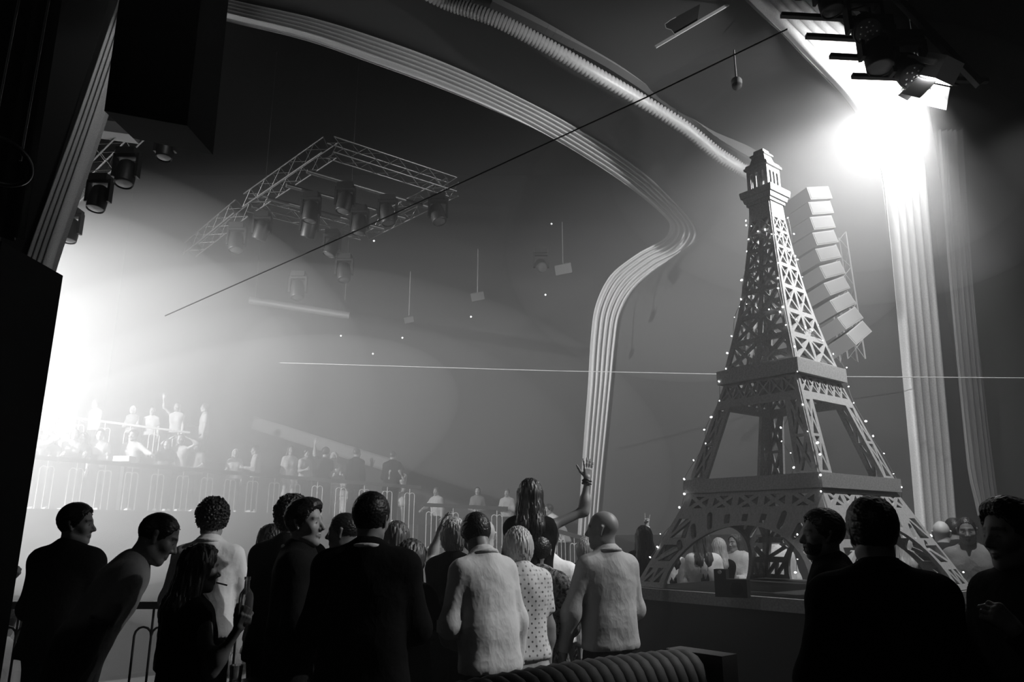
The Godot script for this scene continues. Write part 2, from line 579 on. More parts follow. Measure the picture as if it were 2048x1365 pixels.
	for k in 49:
		var t := k / 48.0
		var row := []
		for s2 in 25:
			var v := s2 / 24.0
			var x := lerpf(lerpf(1876, 1925, t), lerpf(1946, 1998, t), v * v * 0.4 + v * 0.6)
			if v > 0.9: x = lerpf(x, 1975.0, (v - 0.9) * 4.0 * (1.0 - t))
			var p := at(x, 262 + 770 * v, 11.6)
			row.append(p + Vector3(0, 0, 0.06 * sin(t * 30.0 + v * 1.5) + 0.03 * sin(t * 71.0)))
		rows.append(row)
	sheer.sheet(rows)
	var sm := StandardMaterial3D.new()
	sm.resource_name = "sheer_fabric"
	sm.albedo_color = Color(0.55, 0.55, 0.55, 0.55)
	sm.transparency = BaseMaterial3D.TRANSPARENCY_ALPHA
	sm.roughness = 0.9
	sm.backlight_enabled = true
	sm.backlight = Color(0.5, 0.5, 0.5)
	tag(put(sheer, "sheer_curtain", sm), "sheer pale curtain gathered beside the right pilaster", "curtain")

# ---------------------------------------------------------------- the lattice tower
const TOWER := Vector3(2.56, 0.0, -7.0)
const TURN := -0.892
const PROFILE := [[1.13, 1.03], [1.28, 0.97], [1.58, 0.825], [1.95, 0.655], [2.07, 0.655], [2.5, 0.523], [2.97, 0.385], [3.1, 0.382], [3.36, 0.318], [3.74, 0.24], [4.24, 0.17], [4.72, 0.122], [5.5, 0.11]]

func reach(y: float) -> float:   # half side of the tower at a height
	for k in PROFILE.size() - 1:
		if y <= PROFILE[k + 1][0]:
			return lerpf(PROFILE[k][1], PROFILE[k + 1][1], clampf((y - PROFILE[k][0]) / (PROFILE[k + 1][0] - PROFILE[k][0]), 0, 1))
	return PROFILE[-1][1]

func cut_sheet(outline: Array, holes: Array, thick: float) -> CSGCombiner3D:
	var c := CSGCombiner3D.new()
	c.name = "cut_sheet"
	add_child(c, true)
	var b := CSGPolygon3D.new()
	b.polygon = PackedVector2Array(outline)
	b.depth = thick
	c.add_child(b)
	for h in holes:
		var p := CSGPolygon3D.new()
		p.polygon = PackedVector2Array(h)
		p.depth = thick + 0.2
		p.position.z = 0.1
		p.operation = CSGShape3D.OPERATION_SUBTRACTION
		c.add_child(p)
	return c

func bent(c: CSGCombiner3D) -> ArrayMesh:   # lay the flat cut sheet on the tower's sloping face
	var src := c.bake_static_mesh()
	var a := src.surface_get_arrays(0)
	var v: PackedVector3Array = a[Mesh.ARRAY_VERTEX]
	var ix = a[Mesh.ARRAY_INDEX]
	var b := MB.new()
	var n: int = ix.size() if ix else v.size()
	for k in range(0, n, 3):
		var p := []
		for s in 3:
			var q: Vector3 = v[ix[k + s]] if ix else v[k + s]
			p.append(Vector3(q.x, q.y, reach(q.y) + q.z))
		b.tri(p[0], p[2], p[1])
	remove_child(c)
	c.queue_free()
	return b.mesh()

func inset(poly: Array, by: float) -> Array:
	var r := Geometry2D.offset_polygon(PackedVector2Array(poly), -by)
	return r.map(func(x): return Array(x))

func crossed(a: Vector2, b: Vector2, c: Vector2, d: Vector2, t: float) -> Array:   # four triangles left open by a saltire in the quad a b c d
	var m := (a + b + c + d) / 4.0
	var out := []
	for q in [[a, b], [b, c], [c, d], [d, a]]: out += inset([q[0], q[1], m], t)
	return out

func build_tower() -> void:
	var paint := mat("tower_paint", 0.52, 0.75, 0.0, "grain", 0.12)
	var o := thing("lattice_tower", "grey lattice tower model wound with fairy lights on a black plinth", "tower model", TOWER, TURN)
	var g := 0.012
	# upper shaft
	var lv := [3.10, 3.36, 3.61, 3.87, 4.10, 4.30, 4.48, 4.63]
	var line := []
	for h in [3.08, 3.36, 3.61, 3.87, 4.10, 4.30, 4.48, 4.63, 4.80]: line.append(Vector2(reach(h) - g, h))
	var back := []
	for q in line: back.push_front(Vector2(-q.x, q.y))
	var holes := []
	for k in lv.size() - 1:
		var w: float = lerpf(0.032, 0.016, k / 6.0)
		var y0: float = lv[k] + w * 0.4; var y1: float = lv[k + 1] - w * 0.4
		var x0 := reach(y0) - g - w; var x1 := reach(y1) - g - w
		for s in [-1, 1]:
			holes += crossed(Vector2(s * w * 0.3, y0), Vector2(s * x0, y0), Vector2(s * x1, y1), Vector2(s * w * 0.3, y1), w * 0.42)
	var upper := cut_sheet(line + back, holes, 0.03)
	# middle stage
	holes = []
	var cells := 6
	for k in cells:
		var y0 := 2.80; var y1 := 2.955
		var u0 := lerpf(-1, 1, float(k) / cells); var u1 := lerpf(-1, 1, float(k + 1) / cells)
		var r0 := reach(y0) - 0.035; var r1 := reach(y1) - 0.035
		holes += crossed(Vector2(u0 * r0, y0), Vector2(u1 * r0, y0), Vector2(u1 * r1, y1), Vector2(u0 * r1, y1), 0.0075)
	holes.append([Vector2(-0.455, 2.05), Vector2(0.455, 2.05), Vector2(0.285, 2.735), Vector2(-0.285, 2.735)])
	for s in [-1, 1]:
		var yy := [2.085, 2.40, 2.735]
		for k in 2:
			var q := []
			for e in [[yy[k], 0], [yy[k], 1], [yy[k + 1], 1], [yy[k + 1], 0]]:
				var inner := lerpf(0.455, 0.285, (e[0] - 2.05) / 0.685)
				q.append(Vector2(s * (inner + 0.032 if e[1] == 0 else reach(e[0]) - 0.04), e[0]))
			holes += crossed(q[0], q[1], q[2], q[3], 0.012)
	var middle := cut_sheet([Vector2(-reach(2.06) + g, 2.06), Vector2(reach(2.06) - g, 2.06), Vector2(reach(2.5) - g, 2.5), Vector2(reach(2.97) - g, 2.97), Vector2(-reach(2.97) + g, 2.97), Vector2(-reach(2.5) + g, 2.5)], holes, 0.035)
	# lower stage with the arch
	holes = []
	for k in 5:
		var u0 := lerpf(-1, 1, (k + 0.06) / 5.0); var u1 := lerpf(-1, 1, (k + 0.94) / 5.0)
		var r0 := reach(1.80) - 0.07; var r1 := reach(1.935) - 0.03
		holes += crossed(Vector2(u0 * r0, 1.80), Vector2(u1 * r0, 1.80), Vector2(u1 * r1, 1.935), Vector2(u0 * r1, 1.935), 0.017)
	var arch := []
	for k in 25:
		var a := PI * k / 24.0
		arch.append(Vector2(-cos(a) * 0.70, 1.12 + sin(a) * 0.545))
	for k in 9:   # slots over the arch
		var a := PI * (0.19 + 0.62 * k / 8.0)
		var c := Vector2(-cos(a) * 0.70, 1.12 + sin(a) * 0.545)
		var dir := Vector2(-cos(a) * 0.545, sin(a) * 0.70).normalized()
		dir = (dir + Vector2(0, 0.6)).normalized()
		var side := Vector2(-dir.y, dir.x)
		var len: float = [0.05, 0.085, 0.10, 0.075, 0.06, 0.075, 0.10, 0.085, 0.05][k]
		var poly := []
		for e in 10:
			var b := PI * (e if e < 5 else e - 1) / 4.0
			var off := len if e < 5 else 0.0
			if k >= 3 and k <= 5: poly = [c + dir * 0.032 - side * 0.027, c + dir * 0.032 + side * 0.027, c + dir * (0.032 + len) + side * 0.027, c + dir * (0.032 + len) - side * 0.027]
			else: poly.append(c + dir * (0.055 + off) + Vector2(cos(b), 0).x * -side * 0.027 * -1.0 + dir * sin(b) * 0.027)
		holes.append(poly)
	for s in [-1, 1]:   # legs
		var lines := [1.15, 1.33, 1.53, 1.76]
		for k in 3:
			var q := []
			for e in [[lines[k] + 0.012, 0], [lines[k] + 0.012, 1], [lines[k + 1] - 0.02, 1], [lines[k + 1] - 0.02, 0]]:
				var hh: float = clampf((e[0] - 1.12) / 0.545, 0, 1)
				var inner := 0.70 * sqrt(1.0 - hh * hh) + (0.045 if k < 2 else 0.12)
				var outer := reach(e[0]) - 0.05
				q.append(Vector2(s * (minf(inner, outer - 0.03) if e[1] == 0 else outer), e[0]))
			if k == 2: q[3] = Vector2(s * 0.545, q[3].y)
			var mid: Vector2 = (q[0] + q[1]) / 2.0
			var tris := [[q[0], q[1], q[3]], [q[1], q[2], q[3]]] if k != 0 else [[q[0], mid, q[3]], [mid, q[1], (q[2] + q[3]) / 2.0], [mid, (q[2] + q[3]) / 2.0, q[3]], [q[1], q[2], (q[2] + q[3]) / 2.0]]
			for t in tris: holes += inset(t, 0.0135)
	var ring := [Vector2(-reach(1.13) + g, 1.13), Vector2(-0.70, 1.13)] + arch.slice(1, 24) + [Vector2(0.70, 1.13), Vector2(reach(1.13) - g, 1.13), Vector2(reach(1.58) - g, 1.58), Vector2(reach(1.955) - g, 1.955), Vector2(-reach(1.955) + g, 1.955), Vector2(-reach(1.58) + g, 1.58)]
	ring.reverse()
	var lower := cut_sheet(ring, holes, 0.04)
	# kiosk walls with arched slots
	holes = []
	for k in 3:
		var x := (k - 1) * 0.062
		var poly := [Vector2(x - 0.016, 4.97), Vector2(x + 0.016, 4.97)]
		for e in 7: poly.append(Vector2(x + 0.016 * cos(PI * e / 6.0), 5.12 + 0.016 * sin(PI * e / 6.0)))
		holes.append(poly)
	var kiosk := cut_sheet([Vector2(-0.116, 4.94), Vector2(0.116, 4.94), Vector2(0.116, 5.185), Vector2(-0.116, 5.185)], holes, 0.018)
	await get_tree().process_frame
	await get_tree().process_frame
	for part in [["shaft_panel", bent(upper)], ["stage_panel", bent(middle)], ["arch_panel", bent(lower)], ["kiosk_wall", bent(kiosk)]]:
		for k in 4: put(part[1], part[0], paint, o, Transform3D(Basis(Vector3.UP, k * PI / 2.0), Vector3.ZERO))
	for b in [[1.955, 0.685, 0.12, 0.055], [2.97, 0.425, 0.13, 0.05]]:
		for k in 4:
			var m := MB.new()
			m.box(Vector3(0, b[0] + b[2] / 2.0, b[1] - b[3] / 2.0), Vector3(b[1] * 2.0 - 0.004, b[2] - 0.001 * k, b[3]))
			put(m, "band_board", paint, o, Transform3D(Basis(Vector3.UP, k * PI / 2.0), Vector3.ZERO))
		var deck := MB.new()
		deck.box(Vector3(0, b[0] + b[2] - 0.02, 0), Vector3(b[1] * 1.2, 0.02, b[1] * 1.2))
		put(deck, "deck", paint, o)
	for f in [["cornice", 4.79, 0.135, 0.135, 0.035], ["cornice", 4.825, 0.150, 0.158, 0.05], ["cornice", 4.875, 0.172, 0.180, 0.055], ["platform", 4.93, 0.178, 0.178, 0.012], ["kiosk_roof", 5.185, 0.135, 0.135, 0.022], ["kiosk_roof", 5.207, 0.126, 0.118, 0.03], ["roof_hood", 5.237, 0.092, 0.068, 0.095], ["top_slab", 5.332, 0.084, 0.084, 0.018], ["finial_block", 5.35, 0.058, 0.054, 0.05]]:
		var m := MB.new()
		m.frustum(Vector3(0, f[1], 0), f[2], f[3], f[4])
		put(m, f[0], paint, o)
	# plinth
	var pl := thing("tower_plinth", "black square plinth with a pale slab rim under the lattice tower", "plinth", TOWER, TURN)
	var pb := MB.new()
	pb.box(Vector3(0, 0.515, 0), Vector3(2.10, 1.03, 2.10))
	put(pb, "body", mat("plinth_black", 0.012, 0.7), pl)
	for k in 4:
		pb = MB.new()
		pb.box(Vector3(0, 1.078, 1.065), Vector3(2.17, 0.096, 0.04))
		put(pb, "rim_board", mat("rim_paint", 0.34, 0.8, 0.0, "grain"), pl, Transform3D(Basis(Vector3.UP, k * PI / 2.0), Vector3.ZERO))
	pb = MB.new()
	pb.box(Vector3(0, 1.078, 0), Vector3(2.09, 0.09, 2.09))
	put(pb, "top_board", mat("plinth_top", 0.03, 0.6), pl)
	string_lights(o)
	# the small black floor lamp on the plinth
	var back2 := Basis(Vector3.UP, TURN)
	var fl := thing("floor_lamp_can", "small black stage lamp box standing on the plinth rim", "stage lamp", Vector3(across(1462, 1.13, 5.95).x, 1.126, -5.95), -0.5)
	var fb := MB.new()
	fb.box(Vector3(0.06, 0.075, 0), Vector3(0.15, 0.13, 0.11))
	put(fb, "housing", mat("black_metal", 0.01, 0.4), fl)
	fb = MB.new()
	fb.box(Vector3(-0.06, 0.11, 0.0), Vector3(0.09, 0.2, 0.1))
	put(fb, "ballast_box", mats["black_metal"], fl)
	fb = MB.new()
	fb.tube([Vector3(0.06, 0.075, 0.05), Vector3(0.06, 0.075, 0.075)], 0.045, 14)
	put(fb, "lens", mat("dark_glass", 0.03, 0.1), fl)
	fb = MB.new()
	fb.tube([Vector3(-0.06, 0.19, 0.05), Vector3(-0.06, 0.19, 0.062)], 0.014, 10)
	put(fb, "knob", mat("grey_plastic", 0.4, 0.5), fl)

func string_lights(tower: Node3D) -> void:
	var o := thing("fairy_lights", "string of tiny glowing fairy lights wound over the lattice tower", "string lights", TOWER, TURN)
	var paths := []
	for c in [[1, 1], [-1, 1], [1, -1], [-1, -1]]:
		var p := []
		var h := 4.66
		while h > 1.2:
			var a := reach(h) + 0.004 + (0.035 if (h > 2.94 and h < 3.13) or (h > 1.93 and h < 2.1) else 0.0)
			p.append(Vector3(c[0] * a + rng.randf_range(-0.03, 0.03) - c[0] * 0.01, h, c[1] * a + rng.randf_range(-0.03, 0.03) - c[1] * 0.01))
			h -= rng.randf_range(0.09, 0.2)
		paths.append(p)
	var sp := []
	for k in 30:   # a loose winding over the shaft
		var h := 4.62 - k * 0.05
		var t := k * 0.235
		var side := int(floor(t)) % 4
		var fr := lerpf(-0.9, 0.9, t - floor(t))
		var a := reach(h) + 0.012
		var q: Vector3 = Basis(Vector3.UP, side * PI / 2.0) * Vector3(fr * a, h + rng.randf_range(-0.03, 0.02), a)
		sp.append(q)
	paths.append(sp)
	sp = []
	for k in 15:   # a string hanging inside
		sp.append(Vector3(0.03 * sin(k * 1.3), 2.9 - k * 0.118, 0.03 * cos(k * 1.7)))
	paths.append(sp)
	var bulb := MB.new()
	bulb.lathe([Vector2(0, -0.011), Vector2(0.006, -0.007), Vector2(0.0075, 0), Vector2(0.005, 0.008), Vector2(0, 0.011)], 6)
	var bm := bulb.mesh()
	var glow := StandardMaterial3D.new()
	glow.resource_name = "fairy_light_glow"
	glow.albedo_color = Color.WHITE
	glow.emission_enabled = true
	glow.emission = Color.WHITE
	glow.emission_energy_multiplier = 4.0
	for p in paths:
		var w := MB.new()
		w.tube(spline(p, 3), 0.0022, 4)
		put(w, "wire", mat("clear_wire", 0.3, 0.4), o)
		for q in p:
			var out: Vector3 = Vector3(q.x, 0, q.z).normalized()
			var bp: Vector3 = q + out * rng.randf_range(0.0, 0.016) + Vector3(rng.randf_range(-0.015, 0.015), rng.randf_range(-0.015, 0.015), 0)
			put(bm, "bulb", glow, o, Transform3D(Basis(Vector3(rng.randf() - 0.5, rng.randf() - 0.5, 0.3).normalized(), rng.randf() * 3.0).scaled(Vector3.ONE * rng.randf_range(0.55, 1.35)), bp))

# ---------------------------------------------------------------- lamps and trusses overhead
var head_parts := {}

func moving_head(label: String, group: String, where: Vector3, s: float, aim: Vector3, dots := false) -> Node3D:   # hangs from where, looks along aim
	var o := thing("moving_head_lamp", label, "stage lamp", where, 0.0, group)
	var m := mat("lamp_black", 0.009, 0.5)
	if head_parts.is_empty():
		var b := MB.new()
		b.box(Vector3(0, -0.05, 0), Vector3(0.26, 0.1, 0.2)); head_parts.base = b.mesh()
		b = MB.new()
		b.box(Vector3(-0.155, -0.24, 0), Vector3(0.035, 0.34, 0.1)); b.box(Vector3(0.155, -0.24, 0), Vector3(0.035, 0.34, 0.1)); b.box(Vector3(0, -0.115, 0), Vector3(0.34, 0.04, 0.11))
		head_parts.yoke = b.mesh()
		b = MB.new()
		b.lathe([Vector2(0, -0.2), Vector2(0.07, -0.2), Vector2(0.105, -0.17), Vector2(0.125, -0.08), Vector2(0.13, 0.05), Vector2(0.125, 0.15), Vector2(0.118, 0.17), Vector2(0.112, 0.155)], 18)
		head_parts.head = b.mesh()
		b = MB.new()
		b.lathe([Vector2(0.113, 0.152), Vector2(0.08, 0.165), Vector2(0, 0.17)], 18)
		head_parts.lens = b.mesh()
		b = MB.new()
		b.lathe([Vector2(0, -0.006), Vector2(0.009, 0), Vector2(0, 0.006)], 6)
		head_parts.dot = b.mesh()
	var xs := Transform3D(Basis.from_scale(Vector3.ONE * s), Vector3.ZERO)
	put(head_parts.base, "base", m, o, xs)
	put(head_parts.yoke, "yoke", m, o, xs)
	var y := aim.normalized()
	var x := Vector3.FORWARD.cross(y).normalized() if absf(y.z) < 0.95 else Vector3.RIGHT
	var turn := Transform3D(Basis(x, y, x.cross(y)) * Basis.from_scale(Vector3.ONE * s), Vector3(0, -0.36 * s, 0))
	var h := put(head_parts.head, "lamp_head", m, o, turn)
	put(head_parts.lens, "lens", mat("lamp_lens", 0.08, 0.12), h)
	if dots:
		for k in 12:
			var a := k * 2.4
			var r := 0.026 * sqrt(float(k))
			put(head_parts.dot, "led_dot", mat("led_white", 0.7, 0.3), h, Transform3D(Basis(), Vector3(cos(a) * r, 0.17, sin(a) * r)))
	return o

func truss(label: String, a: Vector3, b: Vector3, w: float, m: Material, group := "") -> Node3D:
	var o := thing("lighting_truss", label, "truss", Vector3.ZERO, 0.0, group)
	var z := (b - a).normalized()
	var x := Vector3.UP.cross(z)
	if x.length() < 0.05: x = Vector3.RIGHT
	x = x.normalized()
	var y := z.cross(x)
	var cs := []
	for q in [[-1, -1], [1, -1], [1, 1], [-1, 1]]:
		var off: Vector3 = x * q[0] * w / 2.0 + y * q[1] * w / 2.0
		cs.append(off)
		var c := MB.new()
		c.tube([a + off, b + off], w * 0.05, 8)
		put(c, "chord", m, o)
	var n := int(a.distance_to(b) / w)
	for f in 4:
		var l := MB.new()
		for k in n:
			var p := a.lerp(b, float(k) / n); var q := a.lerp(b, float(k + 1) / n)
			if k % 2 == 0: l.tube([p + cs[f], q + cs[(f + 1) % 4]], w * 0.022, 5)
			else: l.tube([p + cs[(f + 1) % 4], q + cs[f]], w * 0.022, 5)
		put(l, "lacing", m, o)
	return o

func build_rigs() -> void:
	var alu := mat("truss_aluminium", 0.22, 0.35, 0.6)
	var dark := mat("truss_black", 0.015, 0.5)
	# right rig, close by: black against the lit arch
	var g := "black moving heads on the right rig"
	var rig := thing("ladder_rig", "black ladder rig of level rungs beneath the near arch", "rig")
	var rungs := [[1562, 1650, 30], [1612, 1700, 72], [1660, 1765, 112], [1704, 1885, 152]]
	for r in rungs:
		var b := MB.new()
		b.bar(at(r[0], r[2], 6.2), at(r[1] + 90, r[2] + 10, 6.2), 0.05, 0.04)
		put(b, "rung", dark, rig)
	for k in 2:
		var b := MB.new()
		b.bar(at([1640, 1740][k], -60, [6.3, 6.0][k]), at([1860, 1960][k], 170, [6.3, 6.0][k]), 0.06, 0.06)
		put(b, "rail", dark, rig)
	for k in 5:
		var b := MB.new()
		b.tube([at(1690 + k * 48, -20 + k * 36, 6.1), at(1700 + k * 50, 20 + k * 36, 6.05), at(1740 + k * 44, 10 + k * 40, 6.1)], 0.012, 6)
		put(b, "cable_loop", mat("black_cable", 0.004, 0.7), rig)
	moving_head("black moving head on the right rig next to the topmost rung", g, at(1652, -55, 6.1), 0.85, Vector3(0.1, -1, 0.1))
	moving_head("black moving head with a face of small led dots beneath the rig's second rung", g, at(1722, -10, 6.1), 1.0, Vector3(-0.25, -0.75, 0.65), true)
	moving_head("black moving head pointing straight down between two dotted heads", g, at(1748, 42, 6.1), 1.0, Vector3(-0.05, -1, 0.15))
	moving_head("black moving head with led dots beside the glaring flood lamp", g, at(1808, 72, 6.1), 1.0, Vector3(-0.15, -0.8, 0.55), true)
	moving_head("black moving head half hidden at the top of the right rig", g, at(1592, -95, 6.2), 0.9, Vector3(0.0, -1, 0.2))
	# the square of truss in the middle
	var ga := at(660, 295, 14.0)
	var H := ga.y
	var gb := level(500, 405, H); var gc := level(905, 374, H)
	var gd := gb + gc - ga
	truss("front left side of the square truss over the hall", ga, gb, 0.34, alu)
	truss("front right side of the square truss over the hall", ga, gc, 0.34, alu)
	truss("far right side of the square truss over the hall", gc, gd, 0.34, alu)
	truss("far left side of the square truss over the hall", gb, gd, 0.34, alu)
	var gm := level(380, 500, H)
	truss("second truss continuing from the square truss into the bright haze", gb + (gb - ga) * 0.12, gm, 0.34, alu)
	for k in 3:
		var t := (k + 1) / 4.0
		var b := MB.new()
		b.tube([ga.lerp(gb, t) + Vector3(0, -0.2, 0), gc.lerp(gd, t) + Vector3(0, -0.2, 0)], 0.05, 8)
		tag(put(b, "lamp_pipe", mat("pipe_steel", 0.12, 0.4, 0.5)), "%s lamp pipe spanning the square truss" % ["first", "second", "third"][k], "pipe", "lamp pipes of the square truss")
	g = "moving heads under the square truss"
	var spots := [[0.05, 0.92, "moving head at the right corner of the square truss"], [0.25, 0.3, "moving head on the first lamp pipe of the square truss"], [0.25, 0.65, "moving head on the first lamp pipe nearer the right side"], [0.5, 0.2, "moving head on the second lamp pipe of the square truss"], [0.5, 0.6, "moving head amid the second lamp pipe"], [0.75, 0.35, "moving head on the third lamp pipe of the square truss"], [0.98, 0.1, "moving head at the left corner of the square truss"], [0.98, 0.7, "moving head on the far side of the square truss"]]
	for s in spots:
		var p: Vector3 = ga.lerp(gb, s[0]).lerp(gc.lerp(gd, s[0]), s[1])
		moving_head(s[2], g, p + Vector3(0, -0.22, 0), 1.3, Vector3(rng.randf_range(-0.4, 0.4), -1, rng.randf_range(-0.3, 0.5)))
	for s in [[476, 448, 17.5, "profile lamp hanging below the truss near the haze"], [690, 510, 19.0, "profile lamp over the hall"], [598, 545, 19.0, "profile lamp beyond the square truss"]]:
		moving_head(s[3], g, at(s[0], s[1], s[2]), 1.4, Vector3(0.1, -1, 0.2))
	var far_pipe := MB.new()
	far_pipe.tube([at(500, 601, 22), at(700, 632, 22)], 0.12, 10)
	for q in [510, 690]: far_pipe.tube([at(q, 602, 22), Vector3(at(q, 602, 22).x, 17.19, -22)], 0.012, 6)
	tag(put(far_pipe, "far_lamp_bar", mat("pale_bar", 0.08, 0.5)), "pale lamp bar glimmering deep in the haze", "lamp bar")
	var bulbs := "small pale lamps deep in the hall"
	for s in [[1126, 520, 0.9, "square pale lamp panel deep in the hall"], [955, 575, 0.7, "dim square lamp panel left of the bright panel"], [818, 622, 0.5, "small dim lamp panel deep in the haze"]]:
		var b := MB.new()
		b.box(Vector3.ZERO, Vector3(0.34, 0.2, 0.1) * s[2] * 1.3, Basis(Vector3(0, 0, 1), 0.2) * Basis(Vector3.RIGHT, 0.5))
		var lp := put(b, "blinder_lamp", mat("panel_glass", 0.14, 0.2), null, Transform3D(Basis(), at(s[0], s[1] + 18, 17.0)))
		tag(lp, s[3], "stage lamp", bulbs)
		var y := MB.new()
		y.tube([Vector3(0, 0.1, 0), Vector3(0, 1.2, 0)], 0.015, 6)
		put(y, "drop_rod", mats["pipe_steel"], lp)
	moving_head("round lamp beside the square lamp panel", bulbs, at(1082, 500, 17), 1.1, Vector3(0.1, -0.6, 0.8))
	var sparks := MB.new()
	sparks.lathe([Vector2(0, -0.03), Vector2(0.03, 0), Vector2(0, 0.03)], 6)
	for s in [[748, 482], [942, 634], [1091, 590], [805, 676], [746, 708], [1103, 448], [682, 672]]:
		var sl := put(sparks.mesh(), "pilot_light", glow_mat("pilot_light_glow", 0.9), null, Transform3D(Basis(), at(s[0], s[1], 18)))
		tag(sl, "pinpoint pilot light far up in the dark hall", "pilot light", "pilot lights in the hall")
	# left rig
	var la := at(330, 190, 10.0); var lb := at(120, 400, 12.5)
	truss("truss of lamps between the dark moulding and the hanging loudspeaker", la, lb, 0.34, alu)
	g = "moving heads on the left truss"
	moving_head("big moving head under the left truss beside the loudspeaker", g, at(258, 300, 10.2), 1.1, Vector3(0.05, -1, 0.2))
	moving_head("moving head under the left truss next to the dark moulding", g, at(203, 352, 10.8), 1.1, Vector3(-0.05, -1, 0.15))
	moving_head("moving head peeping out below the hanging loudspeaker", g, at(336, 258, 9.8), 0.9, Vector3(0, -1, 0.1))
	moving_head("moving head at the low end of the left truss", g, at(146, 420, 12.0), 1.1, Vector3(0, -1, 0.1))
	var tray := MB.new()
	tray.box(Vector3.ZERO, Vector3(0.75, 0.18, 0.3))
	tag(put(tray, "dimmer_box", mat("grey_box", 0.25, 0.5), null, Transform3D(Basis(Vector3(0, 0, 1), -0.15), at(225, 262, 10.6))), "grey dimmer box on the truss next to the dark moulding", "box")
	# line array and its mast
	var la2 := thing("line_array", "curved column of pale loudspeaker boxes hanging behind the tower", "loudspeaker array")
	var curve := [[1607, 408], [1610, 437], [1613, 466], [1618, 496], [1624, 527], [1632, 560], [1641, 592], [1653, 625], [1668, 657], [1686, 687]]
	var pm := mat("array_paint", 0.6, 0.6)
	for k in curve.size():
		var p := at(curve[k][0], curve[k][1], 10.5)
		var b := MB.new()
		var tilt := -0.12 - 0.42 * pow(k / 9.0, 2.0)
		b.frustum(Vector3.ZERO, 0.001, 0.001, 0.001)
		b = MB.new()
		b.box(Vector3.ZERO, Vector3(0.42, 0.2, 0.7))
		var m := put(b, "speaker_box", pm, la2, Transform3D(Basis(Vector3(0, 0, 1), -tilt + 0.1) * Basis(Vector3.UP, 0.35), p))
		b = MB.new()
		b.box(Vector3(0, 0, 0.352), Vector3(0.39, 0.17, 0.008))
		put(b, "grille", mat("array_grille", 0.45, 0.7), m)
	var mast := truss("upright truss mast beside the curved loudspeaker column", at(1668, 470, 11.2), at(1706, 722, 11.2), 0.26, mat("mast_white", 0.6, 0.5))
	var coil := MB.new()
	var cp := []
	for k in 26: cp.append(at(1700, 655, 11.0) + Vector3(cos(k * 0.5) * 0.13, k * 0.008 + sin(k * 0.5) * 0.2, 0.05))
	coil.tube(cp, 0.012, 6)
	tag(put(coil, "coiled_cable", mat("grey_cable", 0.3, 0.6)), "loose coil of cable on the truss mast", "cable")

func level(px: float, py: float, y: float) -> Vector3:   # the point at a height
	var a := at(px, py, 1.0)
	return at(px, py, (y - EYE.y) / (a.y - EYE.y))

func glow_mat(called: String, e: float) -> StandardMaterial3D:
	if mats.has(called): return mats[called]
	var m := StandardMaterial3D.new()
	m.resource_name = called
	m.albedo_color = Color.WHITE
	m.emission_enabled = true
	m.emission = Color.WHITE
	m.emission_energy_multiplier = e
	mats[called] = m
	return m

func flood(label: String, where: Vector3, to: Vector3, energy: float, angle: float, soft: float, hung := 0.0) -> void:
	var o := thing("flood_lamp", label, "stage lamp")
	o.look_at_from_position(where, to)
	var b := MB.new()
	b.box(Vector3(0, 0, 0.12), Vector3(0.26, 0.2, 0.2))
	put(b, "housing", mat("lamp_grey", 0.28, 0.4), o)
	b = MB.new()
	b.box(Vector3(0, 0, 0.018), Vector3(0.22, 0.16, 0.004))
	put(b, "lamp_glass", glow_mat("flood_lamp_glow", 30.0), o)
	for s in [-1, 1]:
		b = MB.new()
		b.box(Vector3(s * 0.15, 0, -0.09), Vector3(0.006, 0.2, 0.2), Basis(Vector3.UP, -s * 0.5))
		put(b, "barn_door", mat("barn_door", 0.5, 0.5), o)
	b = MB.new()
	b.box(Vector3(0, 0.135, -0.06), Vector3(0.26, 0.006, 0.16), Basis(Vector3.RIGHT, 0.7))
	put(b, "barn_door", mats["barn_door"], o)
	b = MB.new()
	b.box(Vector3(-0.16, 0.1, 0.14), Vector3(0.02, 0.3, 0.05)); b.box(Vector3(0.16, 0.1, 0.14), Vector3(0.02, 0.3, 0.05)); b.box(Vector3(0, 0.25, 0.14), Vector3(0.34, 0.02, 0.05))
	put(b, "bracket", mats["lamp_grey"], o)
	if hung > 0.0:
		b = MB.new()
		b.tube([o.to_local(where + Vector3(0, 0.3, 0)), o.to_local(Vector3(where.x, hung, where.z))], 0.012, 6)
		put(b, "drop_rod", mat("truss_black", 0.015, 0.5), o)
	spot("beam", o, Vector3(0, 0, -0.06), energy, angle, soft, 0.06)

# ---------------------------------------------------------------- railings
func loop_mesh(h: float, w: float, stem: float, r: float) -> ArrayMesh:   # two hairpin loops either side of a stem
	var b := MB.new()
	for s in [-1, 1]:
		var p := [Vector3(0, 0, 0)]
		p.append(Vector3(s * w, 0, 0)); p.append(Vector3(s * w, h - w * 0.5, 0))
		for k in 6: p.append(Vector3(s * (w * 0.5 + w * 0.5 * cos(PI * (k + 1) / 6.0)), h - w * 0.5 + w * 0.5 * sin(PI * (k + 1) / 6.0), 0))
		p.append(Vector3(0, h - w, 0))
		b.tube(p, r, 6)
	b.tube([Vector3(0, 0, 0), Vector3(0, stem, 0)], r, 6)
	return b.mesh()

